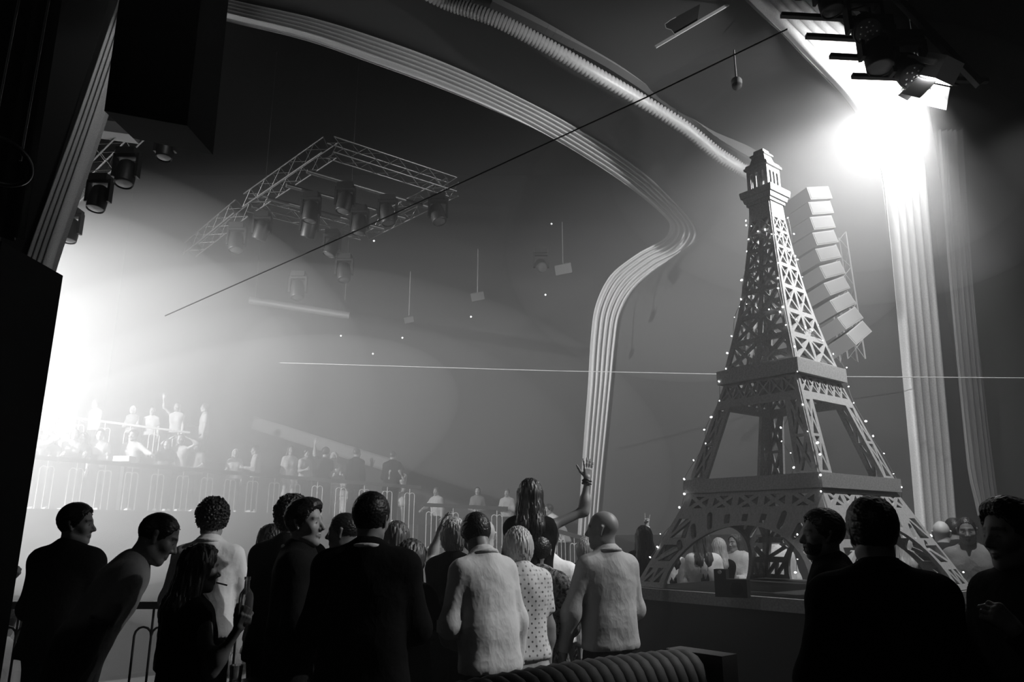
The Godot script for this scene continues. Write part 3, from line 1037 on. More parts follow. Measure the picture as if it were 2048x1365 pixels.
func railing(label: String, a: Vector3, b: Vector3, height: float, drop: float, pitch: float, rail_mat: Material, bar_mat: Material, flat: Vector2, r := 0.011) -> Node3D:
	var o := thing("railing", label, "railing")
	var m := MB.new()
	m.bar(a, b, flat.x, flat.y)
	put(m, "handrail", rail_mat, o)
	var n := int(a.distance_to(b) / pitch)
	var lm := loop_mesh(height + drop - 0.16, 0.13, height + drop, r)
	var turn := atan2(-(b - a).z, (b - a).x)
	for k in n:
		var p := a.lerp(b, (k + 0.5) / n)
		put(lm, "baluster", bar_mat, o, Transform3D(Basis(Vector3.UP, turn), p + Vector3(0, -height - drop, 0)))
	return o

func build_rails() -> void:
	var dark := mat("rail_dark", 0.03, 0.4)
	var pale := mat("rail_pale", 0.6, 0.5)
	railing("pale looped railing along the lower terrace", at(-60, 905, 15.0), at(612, 958, 19.45), 1.05, 0.3, 0.54, dark, pale, Vector2(0.06, 0.09))
	railing("pale looped railing along the middle terrace behind the lower one", at(-40, 812, 17.6), at(380, 866, 20.6), 1.05, 0.1, 0.54, pale, pale, Vector2(0.05, 0.05))
	railing("pale looped railing on the terrace next to the slanting parapet", at(612, 958, 19.45), at(842, 976, 20.4), 1.05, 0.3, 0.5, dark, pale, Vector2(0.06, 0.09))
	railing("looped railing one step lower with a dark handrail", at(842, 1010, 19.1), at(1016, 1018, 18.9), 1.02, 0.3, 0.45, dark, pale, Vector2(0.06, 0.09))
	railing("short slanting railing at the foot of the far pilaster", at(1085, 1054, 17.6), at(1190, 1084, 16.3), 1.0, 0.5, 0.36, dark, pale, Vector2(0.06, 0.08))
	railing("dark looped railing at the edge of the guests' floor", across(-160, 1.06, 6.15), across(1180, 1.06, 6.15), 1.06, -0.05, 0.5, dark, dark, Vector2(0.07, 0.055), 0.009)
	var p := MB.new()
	p.bar(at(508, 846, 24.0), at(790, 934, 22.0), 0.12, 0.32)
	var par := put(p, "stair_parapet", mat("parapet_mosaic", 0.11, 0.6, 0.0, "grain", 0.6))
	tag(par, "pale slanting stair parapet behind the terrace guests", "parapet")
	for k in 2:
		p = MB.new()
		p.bar(at(508, 846, 24.0) + Vector3(0, [-0.18, 0.18][k], 0), at(790, 934, 22.0) + Vector3(0, [-0.18, 0.18][k], 0), 0.16, 0.05)
		put(p, "coping", mats["terrace_concrete"], par)

# ---------------------------------------------------------------- furniture
func build_furniture() -> void:
	# channel-tufted sofa
	var o := thing("tufted_sofa", "dark velvet sofa with a channel tufted curved back", "sofa")
	var velvet := mat("dark_velvet", 0.05, 0.7, 0.0, "cloth", 0.1)
	velvet.rim_enabled = true
	velvet.rim = 0.6
	var path := []
	for k in 25: path.append(across(830, 0.9, 3.1).lerp(across(1385, 0.9, 4.2), k / 24.0) + Vector3(0, 0, -0.12 * sin(PI * k / 24.0)))
	var n := 23
	for k in n:
		var u := (k + 0.5) / n * 24.0
		var p: Vector3 = path[int(u)].lerp(path[int(u) + 1], u - int(u))
		var t: Vector3 = (path[int(u) + 1] - path[int(u)]).normalized()
		var inw := Vector3(-t.z, 0, t.x)
		if inw.z < 0: inw = -inw
		var prof := []
		for s in [[0.13, 0.28], [0.12, 0.55], [0.10, 0.77], [0.07, 0.89], [0.02, 0.955], [-0.05, 0.965], [-0.10, 0.93], [-0.125, 0.83]]:
			prof.append(Vector3(p.x, s[1], p.z) + inw * s[0])
		var b := MB.new()
		b.tube(spline(prof, 2), 0.056, 10)
		put(b, "back_channel", velvet, o)
	var b2 := MB.new()
	var rows := []
	var tt: Vector3 = (path[24] - path[0]).normalized()
	var iw := Vector3(-tt.z, 0, tt.x)
	if iw.z < 0: iw = -iw
	for k in 25:
		var p: Vector3 = path[k]
		rows.append([Vector3(p.x, 0.02, p.z) - iw * 0.2, Vector3(p.x, 0.87, p.z) - iw * 0.19, Vector3(p.x, 0.94, p.z) - iw * 0.12, Vector3(p.x, 0.8, p.z), Vector3(p.x, 0.02, p.z) + iw * 0.05])
	b2.sheet(rows)
	put(b2, "back_shell", velvet, o)
	b2 = MB.new()
	b2.bar(path[24] * Vector3(1, 0, 1) + Vector3(0, 0.51, 0) - iw * 0.19 + tt * 0.09, path[24] * Vector3(1, 0, 1) + Vector3(0, 0.51, 0) + iw * 0.17 + tt * 0.09, 0.13, 0.98)
	put(b2, "end_panel", velvet, o)
	var b3 := MB.new()
	rows = []
	for k in 25:
		var p: Vector3 = path[k]
		rows.append([Vector3(p.x, 0.02, p.z) + iw * 0.75, Vector3(p.x, 0.36, p.z) + iw * 0.75, Vector3(p.x, 0.42, p.z) + iw * 0.68, Vector3(p.x, 0.42, p.z) + iw * 0.05])
	b3.sheet(rows)
	put(b3, "seat", velvet, o)
	# small round table with glasses, bottom left
	var tb := thing("side_table", "small round black side table behind the smoking woman", "table", across(478, 0.0, 4.35))
	var m := MB.new()
	m.lathe([Vector2(0, 0.80), Vector2(0.14, 0.80), Vector2(0.145, 0.81), Vector2(0.145, 0.825), Vector2(0.14, 0.83), Vector2(0, 0.83)], 28)
	put(m, "table_top", mat("table_black", 0.012, 0.25), tb)
	m = MB.new()
	m.lathe([Vector2(0.13, 0.0), Vector2(0.13, 0.02), Vector2(0.025, 0.04), Vector2(0.02, 0.8)], 20)
	put(m, "pedestal", mats["table_black"], tb)
	var cup := thing("tumbler_glass", "empty tumbler on the small round side table", "glass", across(470, 0.831, 4.33))
	m = MB.new()
	m.lathe([Vector2(0.0, 0.0), Vector2(0.03, 0.0), Vector2(0.035, 0.09), Vector2(0.032, 0.09), Vector2(0.027, 0.01), Vector2(0, 0.01)], 16)
	var glass := StandardMaterial3D.new()
	glass.resource_name = "clear_glass"
	glass.albedo_color = Color(0.9, 0.9, 0.9, 0.15)
	glass.roughness = 0.05
	glass.refraction_enabled = true
	glass.refraction_scale = 0.05
	mats["clear_glass"] = glass
	put(m, "glass_wall", glass, cup)
	# tables in the pit
	for s in [[34, 9.2, "round table with a white cloth below the railing"], [470, 9.6, "round white clothed table in the pit seen between guests"]]:
		var t := thing("pit_table", s[2], "table", across(s[0], -1.3, s[1]))
		m = MB.new()
		m.lathe([Vector2(0.02, 0.0), Vector2(0.4, 0.01), Vector2(0.46, 0.35), Vector2(0.5, 0.72), Vector2(0.49, 0.75), Vector2(0, 0.75)], 32)
		put(m, "tablecloth", mat("white_cloth", 0.7, 0.85, 0.0, "cloth"), t)
		for k in 3:
			var bt := thing("glass_bottle", "%s glass bottle on the white clothed pit table %s" % [["slim", "squat", "tall"][k], "by the railing" if s[0] < 100 else "between the guests"], "bottle", across(s[0], -0.55, s[1]) + Vector3(cos(k * 2.1) * 0.25, 0, sin(k * 2.1) * 0.25))
			var bb := MB.new()
			var hh: float = [0.3, 0.22, 0.33][k]
			bb.lathe([Vector2(0, 0), Vector2(0.036, 0), Vector2(0.037, hh * 0.6), Vector2(0.014, hh * 0.78), Vector2(0.013, hh), Vector2(0, hh)], 14)
			put(bb, "flask", glass, bt)
			bb = MB.new()
			bb.lathe([Vector2(0, hh), Vector2(0.015, hh), Vector2(0.015, hh + 0.02), Vector2(0, hh + 0.02)], 10)
			put(bb, "cap", mats["black_metal"], bt)
	var led := thing("terrace_table", "white box table behind the lower terrace railing", "table", across(236, 2.05, 16.9))
	m = MB.new()
	m.box(Vector3(0, 1.12, 0), Vector3(0.36, 0.12, 0.3))
	put(m, "tray_box", mats["white_cloth"], led)
	m = MB.new()
	m.box(Vector3(0, 0.53, 0), Vector3(0.08, 1.06, 0.08))
	put(m, "leg", mats["rail_dark"], led)

# ---------------------------------------------------------------- bodies: distance fields meshed as surface nets
class Field:
	var bones := PackedFloat32Array()   # ax ay az, bx by bz (a to b), 1/len2, ra, rb-ra
	var groups := []                    # [first bone, last bone + 1, plane or null]
	var k := 0.04
	var cell := 0.02
	var wrinkle := 0.0
	var fold: FastNoiseLite
	var lo := Vector3(1e9, 1e9, 1e9)
	var hi := Vector3(-1e9, -1e9, -1e9)
	var v := PackedVector3Array()
	var n := PackedVector3Array()
	var c := PackedColorArray()
	var i := PackedInt32Array()
	func bone(a: Vector3, b: Vector3, ra: float, rb: float) -> void:
		var d := b - a
		bones.append_array([a.x, a.y, a.z, d.x, d.y, d.z, 1.0 / maxf(d.length_squared(), 1e-9), ra, rb - ra])
		var r := Vector3.ONE * (maxf(ra, rb) + 0.02)
		lo = lo.min(a - r).min(b - r); hi = hi.max(a + r).max(b + r)
	func close_group(plane = null) -> void:
		var s: int = groups[-1][1] if groups else 0
		groups.append([s, bones.size() / 9, plane])
	var packed := PackedFloat32Array()   # the live bones, group after group
	var counts := PackedInt32Array()
	var cuts := []
	func prepare(p: Vector3, h: float) -> float:
		packed.clear(); counts.clear(); cuts.clear()
		var m := 1e9
		var px := p.x; var py := p.y; var pz := p.z
		var lim := h + k + 0.01
		for g in groups:
			var c0 := 0
			for o in range(int(g[0]) * 9, int(g[1]) * 9, 9):
				var bx := bones[o + 3]; var by := bones[o + 4]; var bz := bones[o + 5]
				var qx := px - bones[o]; var qy := py - bones[o + 1]; var qz := pz - bones[o + 2]
				var t := clampf((qx * bx + qy * by + qz * bz) * bones[o + 6], 0.0, 1.0)
				qx -= bx * t; qy -= by * t; qz -= bz * t
				var d := sqrt(qx * qx + qy * qy + qz * qz) - bones[o + 7] - bones[o + 8] * t
				if d < m: m = d
				if d < lim:
					packed.append_array(bones.slice(o, o + 9))
					c0 += 1
			if c0:
				counts.append(c0); cuts.append(g[2])
		return m - wrinkle
	func value(p: Vector3) -> float:
		var r := 1e3
		var px := p.x; var py := p.y; var pz := p.z
		var o := 0
		var e := k * 0.5
		for g in counts.size():
			var part := 1e3
			for s in counts[g]:
				var bx := packed[o + 3]; var by := packed[o + 4]; var bz := packed[o + 5]
				var qx := px - packed[o]; var qy := py - packed[o + 1]; var qz := pz - packed[o + 2]
				var t := clampf((qx * bx + qy * by + qz * bz) * packed[o + 6], 0.0, 1.0)
				qx -= bx * t; qy -= by * t; qz -= bz * t
				var d := sqrt(qx * qx + qy * qy + qz * qz) - packed[o + 7] - packed[o + 8] * t
				o += 9
				var h := k - absf(part - d)
				if d < part: part = d
				if h > 0.0: part -= h * h * 0.25 / k
			if cuts[g] != null: part = maxf(part, cuts[g].distance_to(p))
			var h3 := e - absf(r - part)
			if part < r: r = part
			if h3 > 0.0: r -= h3 * h3 * 0.25 / e
		if wrinkle > 0.0 and absf(r) < 0.03:
			r += wrinkle * (fold.get_noise_3d(px * 14.0, py * 9.0, pz * 14.0) + 0.5 * absf(fold.get_noise_3d(px * 30.0 + 7.0, py * 16.0 + px * 8.0, pz * 30.0)))
		return r
	func tint(_p: Vector3) -> Color:
		return Color.WHITE
	func run() -> void:
		var B := 4
		lo -= Vector3.ONE * cell * 2.0
		var size := (hi - lo) / cell
		var nb := Vector3i(int(size.x / B) + 1, int(size.y / B) + 1, int(size.z / B) + 1)
		var nx := nb.x * B + 1; var ny := nb.y * B + 1; var nz := nb.z * B + 1
		var sy := nx; var sz := nx * ny
		var grid := PackedFloat32Array()
		grid.resize(nx * ny * nz)
		grid.fill(1.0)
		var vid := PackedInt32Array()
		vid.resize(nx * ny * nz)
		vid.fill(-1)
		var blocks := []
		var h := cell * B * 0.87
		for bz in nb.z:
			for by in nb.y:
				for bx in nb.x:
					var d := prepare(lo + Vector3(bx + 0.5, by + 0.5, bz + 0.5) * cell * B, h)
					if d > h + k * 0.7: continue
					var inside := d < -h - k * 0.3
					if not inside: blocks.append(Vector3i(bx, by, bz))
					for z in B:
						for y in B:
							var o := bx * B + (by * B + y) * sy + (bz * B + z) * sz
							for x in B:
								grid[o + x] = -1.0 if inside else value(lo + Vector3(bx * B + x, by * B + y, bz * B + z) * cell)
		for b in blocks:
			for z in range(b.z * B, b.z * B + B):
				for y in range(b.y * B, b.y * B + B):
					for x in range(b.x * B, b.x * B + B):
						var o := x + y * sy + z * sz
						var a0 := grid[o]; var a1 := grid[o + 1]; var a2 := grid[o + sy]; var a3 := grid[o + sy + 1]
						var a4 := grid[o + sz]; var a5 := grid[o + sz + 1]; var a6 := grid[o + sz + sy]; var a7 := grid[o + sz + sy + 1]
						var neg := int(a0 < 0) + int(a1 < 0) + int(a2 < 0) + int(a3 < 0) + int(a4 < 0) + int(a5 < 0) + int(a6 < 0) + int(a7 < 0)
						if neg == 0 or neg == 8: continue
						var gv := Vector3(a1 + a3 + a5 + a7 - a0 - a2 - a4 - a6, a2 + a3 + a6 + a7 - a0 - a1 - a4 - a5, a4 + a5 + a6 + a7 - a0 - a1 - a2 - a3) * (0.25 / cell)
						var l2 := maxf(gv.length_squared(), 0.05)
						var off := gv * (-(a0 + a1 + a2 + a3 + a4 + a5 + a6 + a7) * 0.125 / l2)
						var lim := cell * 0.6
						off = off.clamp(Vector3.ONE * -lim, Vector3.ONE * lim)
						vid[o] = v.size()
						v.append(lo + Vector3(x + 0.5, y + 0.5, z + 0.5) * cell + off)
						n.append(gv.normalized())
		for b in blocks:
			for z in range(b.z * B, b.z * B + B):
				for y in range(b.y * B, b.y * B + B):
					for x in range(b.x * B, b.x * B + B):
						var o := x + y * sy + z * sz
						var cc := vid[o]
						if cc < 0 or x == 0 or y == 0 or z == 0: continue
						var s := grid[o] < 0
						if s != (grid[o + 1] < 0): face(vid[o - sy - sz], vid[o - sz], cc, vid[o - sy], s)
						if s != (grid[o + sy] < 0): face(vid[o - sz - 1], vid[o - 1], cc, vid[o - sz], s)
						if s != (grid[o + sz] < 0): face(vid[o - 1 - sy], vid[o - sy], cc, vid[o - 1], s)
		for p in v: c.append(tint(p))
	func face(a: int, b: int, d: int, e: int, out: bool) -> void:
		if a < 0 or b < 0 or d < 0 or e < 0: return
		if out: i.append_array([a, d, b, a, e, d])
		else: i.append_array([a, b, d, a, d, e])

# heads and hair in head space: origin between the ears, face towards +z
class HeadField extends Field:
	var kind := "man"
	func _init(what := "man", size := 0.0062) -> void:
		kind = what
		cell = size
		k = 0.02
		lo = Vector3(-0.12, -0.2, -0.14); hi = Vector3(0.12, 0.15, 0.14)
		if kind.begins_with("hair_long"): lo = Vector3(-0.17, -0.58, -0.24); hi = Vector3(0.17, 0.16, 0.14)
		fold = FastNoiseLite.new()
		fold.seed = 4
		fold.frequency = 1.0
		fold.fractal_octaves = 2
	func prepare(p: Vector3, h: float) -> float:
		var d := value(p)
		return d * 0.6 if d > 0 else d
	func ell(p: Vector3, at_: Vector3, r: Vector3) -> float:
		var q := p - at_
		var a := (q / r).length()
		return a * (a - 1.0) / maxf((q / (r * r)).length(), 1e-6)
	func cap(p: Vector3, a: Vector3, b: Vector3, ra: float, rb: float) -> float:
		var d := b - a
		var t := clampf((p - a).dot(d) / d.length_squared(), 0, 1)
		return p.distance_to(a + d * t) - lerpf(ra, rb, t)
	func smin(a: float, b: float, e: float) -> float:
		var h := maxf(e - absf(a - b), 0.0) / e
		return minf(a, b) - h * h * e * 0.25
	func scalp(p: Vector3, t: float) -> float:
		return ell(p, Vector3(0, 0.035, -0.012), Vector3(0.075 + t, 0.088 + t, 0.096 + t))
	func value(p: Vector3) -> float:
		var m := Vector3(absf(p.x), p.y, p.z)
		match kind:
			"man", "woman":
				var f := 1.0 if kind == "man" else 0.86
				var d := scalp(p, 0.0)
				d = smin(d, ell(p, Vector3(0, -0.03, 0.025), Vector3(0.056 * (0.9 + 0.1 * f), 0.083, 0.066)), 0.03)
				d = smin(d, cap(m, Vector3(0.048 * f, -0.066, 0.0), Vector3(0.014, -0.098, 0.052 * (0.85 + 0.15 * f)), 0.02, 0.021), 0.03)
				d = smin(d, cap(m, Vector3(0, 0.026, 0.078), Vector3(0.036, 0.024, 0.066), 0.0145 * f, 0.012), 0.016)
				d = smin(d, m.distance_to(Vector3(0.04, -0.02, 0.056)) - 0.024, 0.025)
				d = maxf(d, -(m.distance_to(Vector3(0.032, 0.004, 0.1)) - 0.0165))
				d = minf(d, m.distance_to(Vector3(0.031, 0.003, 0.0735)) - 0.0125)
				d = smin(d, cap(p, Vector3(0, 0.014, 0.084), Vector3(0, -0.027, 0.1 + 0.008 * f), 0.008, 0.0125 * f), 0.012)
				d = smin(d, m.distance_to(Vector3(0.011, -0.033, 0.094)) - 0.0085, 0.01)
				d = smin(d, cap(m, Vector3(0, -0.058, 0.089), Vector3(0.02, -0.063, 0.08), 0.006, 0.004), 0.006)
				d = smin(d, cap(m, Vector3(0, -0.072, 0.088), Vector3(0.016, -0.07, 0.08), 0.0068, 0.004), 0.006)
				d = smin(d, p.distance_to(Vector3(0, -0.1, 0.066)) - 0.017, 0.025)
				var e := cap(m, Vector3(0.079, 0.022, -0.016), Vector3(0.073, -0.026, -0.004), 0.013, 0.0085)
				e = maxf(e, -(m.distance_to(Vector3(0.091, 0.004, -0.004)) - 0.0105))
				d = smin(d, e, 0.008)
				return smin(d, cap(p, Vector3(0, -0.05, -0.022), Vector3(0, -0.18, -0.035), 0.056 * (0.8 + 0.2 * f), 0.058 * (0.8 + 0.2 * f)), 0.03)
			"hair_short", "hair_quiff", "hair_buzz", "hair_curly", "hair_receding":
				var t := 0.012
				if kind == "hair_buzz": t = 0.0045
				if kind == "hair_curly": t = 0.03
				var d := scalp(p, t + clampf(p.y * 0.08, 0, 0.012) * float(kind != "hair_buzz"))
				var front := (p.y - (0.082 if kind != "hair_receding" else 0.098)) * -0.43 + (p.z - (0.07 if kind != "hair_receding" else 0.045)) * 0.9
				var nape := (p.y + 0.02) * -0.73 + p.z * 0.68
				var rag := 0.012 * fold.get_noise_3d(p.x * 70.0, p.y * 70.0, p.z * 70.0)
				d = maxf(maxf(d, front + rag), nape + rag)
				if kind == "hair_quiff":
					d = smin(d, cap(p, Vector3(-0.035, 0.112, 0.02), Vector3(0.03, 0.116, 0.02), 0.024, 0.026), 0.03)
					d = smin(d, cap(p, Vector3(-0.032, 0.1, 0.054), Vector3(0.03, 0.107, 0.056), 0.019, 0.023), 0.03)
				var amp := 0.004
				if kind == "hair_curly": amp = 0.016
				var fq := 55.0 if kind == "hair_curly" else 90.0
				return d + amp * fold.get_noise_3d(p.x * fq, p.y * fq, p.z * fq * 0.4)
			"hair_bob":
				var d := ell(p, Vector3(0, -0.005, -0.014), Vector3(0.1, 0.135, 0.114))
				d = maxf(d, -(p.y + 0.118))
				d = maxf(d, (p.y - 0.1) * -0.22 + (p.z - 0.066) * 0.97)
				return d + 0.009 * fold.get_noise_3d(p.x * 80.0, p.y * 9.0, p.z * 80.0)
			"hair_long", "hair_long_wavy":
				var w := 1.0 if kind == "hair_long" else 1.25
				var d := scalp(p, 0.017)
				d = maxf(d, (p.y - 0.092) * -0.3 + (p.z - 0.068) * 0.95)
				var sway := 0.012 * sin(p.y * 22.0) * float(w > 1.1)
				var q := p + Vector3(sway, 0, 0)
				var s := Vector3(absf(q.x), q.y, q.z)
				var b := cap(s, Vector3(0.025, 0.0, -0.055), Vector3(0.045 * w, -0.22, -0.095), 0.062, 0.06 * w)
				b = smin(b, cap(s, Vector3(0.045 * w, -0.22, -0.095), Vector3(0.016, -0.5, -0.11), 0.06 * w, 0.036), 0.05)
				b = smin(b, cap(s, Vector3(0.066, 0.02, -0.005), Vector3(0.092 * w, -0.2, -0.035), 0.03, 0.038), 0.03)
				b = smin(b, cap(s, Vector3(0.092 * w, -0.2, -0.035), Vector3(0.075, -0.42, -0.06), 0.038, 0.02), 0.03)
				d = smin(d, b, 0.03)
				return d + 0.011 * fold.get_noise_3d(q.x * 75.0, q.y * 6.0, q.z * 75.0)
			"beard":
				var d := ell(p, Vector3(0, -0.05, 0.032), Vector3(0.062, 0.072, 0.068))
				d = maxf(d, (p.y + 0.028) * 0.9 - (0.075 - p.z) * 0.35)
				d = maxf(d, 0.0 - p.z)
				d = maxf(d, -(cap(m, Vector3(0, -0.066, 0.1), Vector3(0.018, -0.066, 0.09), 0.009, 0.007)))
				return d + 0.003 * fold.get_noise_3d(p.x * 120.0, p.y * 60.0, p.z * 120.0)
		return 1.0
	func tint(p: Vector3) -> Color:
		if not (kind == "man" or kind == "woman"): return Color.WHITE
		var m := Vector3(absf(p.x), p.y, p.z)
		var f := 1.0
		if p.z > 0.06 and absf(p.y - 0.0295 + m.x * 0.06) < 0.0065 and m.x > 0.012 and m.x < 0.052: f = 0.18   # brows
		var e := m.distance_to(Vector3(0.031, 0.003, 0.086))
		if e < 0.0065: f = 0.12
		elif e < 0.011 and p.z > 0.075: f = 1.25
		if p.z > 0.074 and absf(p.y + 0.066) < 0.011 and m.x < 0.021: f = 0.62
		return Color(f, f, f)

class HandField extends Field:
	func finger(p: Vector3, dir: float, lens: Array, r: float, curl: Array) -> void:   # dir: splay in the palm's plane
		var a := 0.0
		var q := p
		for s in 3:
			a += curl[s]
			var d := Vector3(sin(dir) * cos(a), -cos(dir) * cos(a), sin(a))
			var e: Vector3 = q + d * lens[s]
			bone(q, e, r * (1.0 - 0.08 * s), r * (0.93 - 0.1 * s))
			q = e
	func _init(pose := "relaxed") -> void:
		cell = 0.0056
		k = 0.009
		bone(Vector3(0, 0.05, 0), Vector3(0, -0.01, 0), 0.027, 0.026)
		for s in 4:
			var x: float = [0.028, 0.01, -0.008, -0.025][s]
			bone(Vector3(x * 0.55, -0.005, 0), Vector3(x, -0.08 + absf(x) * 0.15, 0.002), 0.017, 0.0125)
		bone(Vector3(0.012, -0.02, 0.006), Vector3(-0.012, -0.055, 0.006), 0.016, 0.014)
		var curls: Array = {"relaxed": [0.25, 0.4, 0.3], "fist": [1.35, 1.6, 0.9], "grip": [0.75, 0.95, 0.7], "open": [0.05, 0.12, 0.08], "point": [1.35, 1.6, 0.9]}[pose]
		for s in 4:
			var x: float = [0.029, 0.01, -0.009, -0.027][s]
			var l: float = [1.0, 1.08, 1.0, 0.82][s]
			var cu := curls
			var splay: float = [0.1, 0.02, -0.06, -0.15][s] * (2.0 if pose == "open" else 1.0)
			if pose == "point" and (s == 0 or s == 3): cu = [0.05, 0.1, 0.05]
			finger(Vector3(x, -0.082 + absf(x) * 0.2, 0.002), splay, [0.042 * l, 0.027 * l, 0.022 * l], 0.0088 if s < 3 else 0.0078, cu)
		var t0 := Vector3(0.022, -0.022, 0.008)
		var folded := pose == "fist" or pose == "point"
		var t1 := t0 + (Vector3(0.026, -0.03, 0.022) if not folded else Vector3(0.016, -0.03, 0.03))
		var t2 := t1 + (Vector3(0.012, -0.03, 0.012) if not folded else Vector3(-0.018, -0.024, 0.014))
		if pose == "open": t1 = t0 + Vector3(0.038, -0.03, 0.008); t2 = t1 + Vector3(0.022, -0.028, 0.002)
		var t3 := t2 + (t2 - t1) * 0.75
		bone(t0, t1, 0.014, 0.0115); bone(t1, t2, 0.0112, 0.0098); bone(t2, t3, 0.0098, 0.0078)
		close_group()

var jobs := []
var stock := {}

func run_job(k: int) -> void:
	jobs[k].run()

func run_all() -> void:
	var g := WorkerThreadPool.add_group_task(run_job, jobs.size(), -1, true)
	WorkerThreadPool.wait_for_group_task_completion(g)
	jobs.clear()

func stocked(called: String, f: Field) -> void:
	stock[called] = f
	jobs.append(f)

const ARMS := {
	"down": [Vector3(0.16, -1, 0.02), Vector3(0.04, -1, 0.16), "relaxed", Vector3(-1, 0, 0)],
	"pocket": [Vector3(0.32, -1, -0.12), Vector3(-0.22, -0.9, 0.35), "fist", Vector3(-1, 0, 0)],
	"front": [Vector3(0.2, -1, 0.12), Vector3(-0.45, -0.25, 0.85), "grip", Vector3(-0.6, 0.2, -0.3)],
	"fold": [Vector3(0.22, -1, 0.22), Vector3(-0.85, 0.12, 0.5), "relaxed", Vector3(0, 0, -1)],
	"drink": [Vector3(0.22, -1, 0.15), Vector3(0.0, 0.15, 1.0), "grip", Vector3(-1, 0.1, 0)],
	"lean": [Vector3(0.35, -0.8, 0.5), Vector3(-0.1, -0.3, 1.0), "relaxed", Vector3(0, -1, 0)],
	"raise": [Vector3(0.55, 0.65, 0.3), Vector3(0.1, 1, 0.1), "open", Vector3(0, 0, 1)],
	"phone": [Vector3(0.3, -0.45, 0.8), Vector3(-0.25, 0.75, 0.5), "grip", Vector3(-0.3, 0, -1)],
	"head": [Vector3(0.8, 0.45, 0.1), Vector3(-0.85, 0.5, 0.15), "relaxed", Vector3(-0.3, -1, 0)],
	"waist": [Vector3(0.55, -0.85, -0.15), Vector3(-0.55, -0.7, 0.15), "relaxed", Vector3(-1, 0, 0)],
	"out": [Vector3(0.75, -0.55, 0.3), Vector3(0.6, -0.1, 0.6), "relaxed", Vector3(0, -1, 0)],
}

func joints(s: Dictionary) -> Dictionary:   # in units of a 1.75 m figure; x+ is the figure's left
	var j := {}
	var lean: Array = s.get("lean", [0, 0])
	var tb := Basis(Vector3.RIGHT, deg_to_rad(lean[0])) * Basis(Vector3.BACK, deg_to_rad(lean[1]))
	var pivot := Vector3(0, 0.93, 0)
	var wide: float = s.get("wide", 1.0)
	var woman: bool = s.get("sex", "m") == "f"
	var sh := (0.168 if not woman else 0.145) * wide
	var t := func(p: Vector3) -> Vector3: return pivot + tb * (p - pivot)
	j.tb = tb
	j.t = t
	j.woman = woman
	j.wide = wide
	j.shoulder = [t.call(Vector3(-sh, 1.405, 0)), t.call(Vector3(sh, 1.405, 0))]
	j.neck = t.call(Vector3(0, 1.47, -0.005))
	var h: Array = s.get("head", [0, 0, 0])
	var hb := tb.orthonormalized() * Basis(Vector3.UP, deg_to_rad(h[0])) * Basis(Vector3.RIGHT, deg_to_rad(h[1])) * Basis(Vector3.BACK, deg_to_rad(h[2]))
	if s.has("level"): hb = Basis(Vector3.UP, deg_to_rad(h[0])) * Basis(Vector3.RIGHT, deg_to_rad(h[1])) * Basis(Vector3.BACK, deg_to_rad(h[2]))
	j.head = Transform3D(hb, j.neck + tb * Vector3(0, 0.03, 0.01) + hb * Vector3(0, 0.125, 0.025))
	j.top = j.head * Vector3(0, 0.123, -0.012)
	j.arm = []
	for k in 2:
		var sd := -1.0 if k == 0 else 1.0
		var spec = s.get("arms", ["down", "down"])[k]
		var a: Array = ARMS[spec] if spec is String else spec
		var u: Vector3 = Vector3(a[0].x * sd, a[0].y, a[0].z).normalized()
		var f: Vector3 = Vector3(a[1].x * sd, a[1].y, a[1].z).normalized()
		if not s.has("level"):
			u = tb * u; f = tb * f
		var el: Vector3 = j.shoulder[k] + Vector3(sd * 0.012, -0.01, 0) + u * 0.285
		var wr: Vector3 = el + f * 0.245
		var y := -f
		var pz: Vector3 = Vector3(a[3].x * sd, a[3].y, a[3].z)
		pz = (pz - y * pz.dot(y)).normalized()
		var hand := Transform3D(Basis(y.cross(pz), y, pz), wr)
		if k == 0: hand.basis = hand.basis * Basis.from_scale(Vector3(-1, 1, 1))
		j.arm.append({"el": el, "wr": wr, "hand": hand, "pose": a[2]})
	var step: float = s.get("step", 0.0)
	j.leg = []
	for k in 2:
		var sd := -1.0 if k == 0 else 1.0
		if s.get("sit", false):
			j.leg.append([Vector3(sd * 0.09, 0.92, 0.0), Vector3(sd * 0.12, 0.95, 0.42), Vector3(sd * 0.12, 0.53, 0.40)])
		else:
			j.leg.append([Vector3(sd * 0.088, 0.90, 0.0), Vector3(sd * 0.1, 0.49, 0.02 + step * sd * 0.5), Vector3(sd * 0.105, 0.075, step * sd)])
	return j

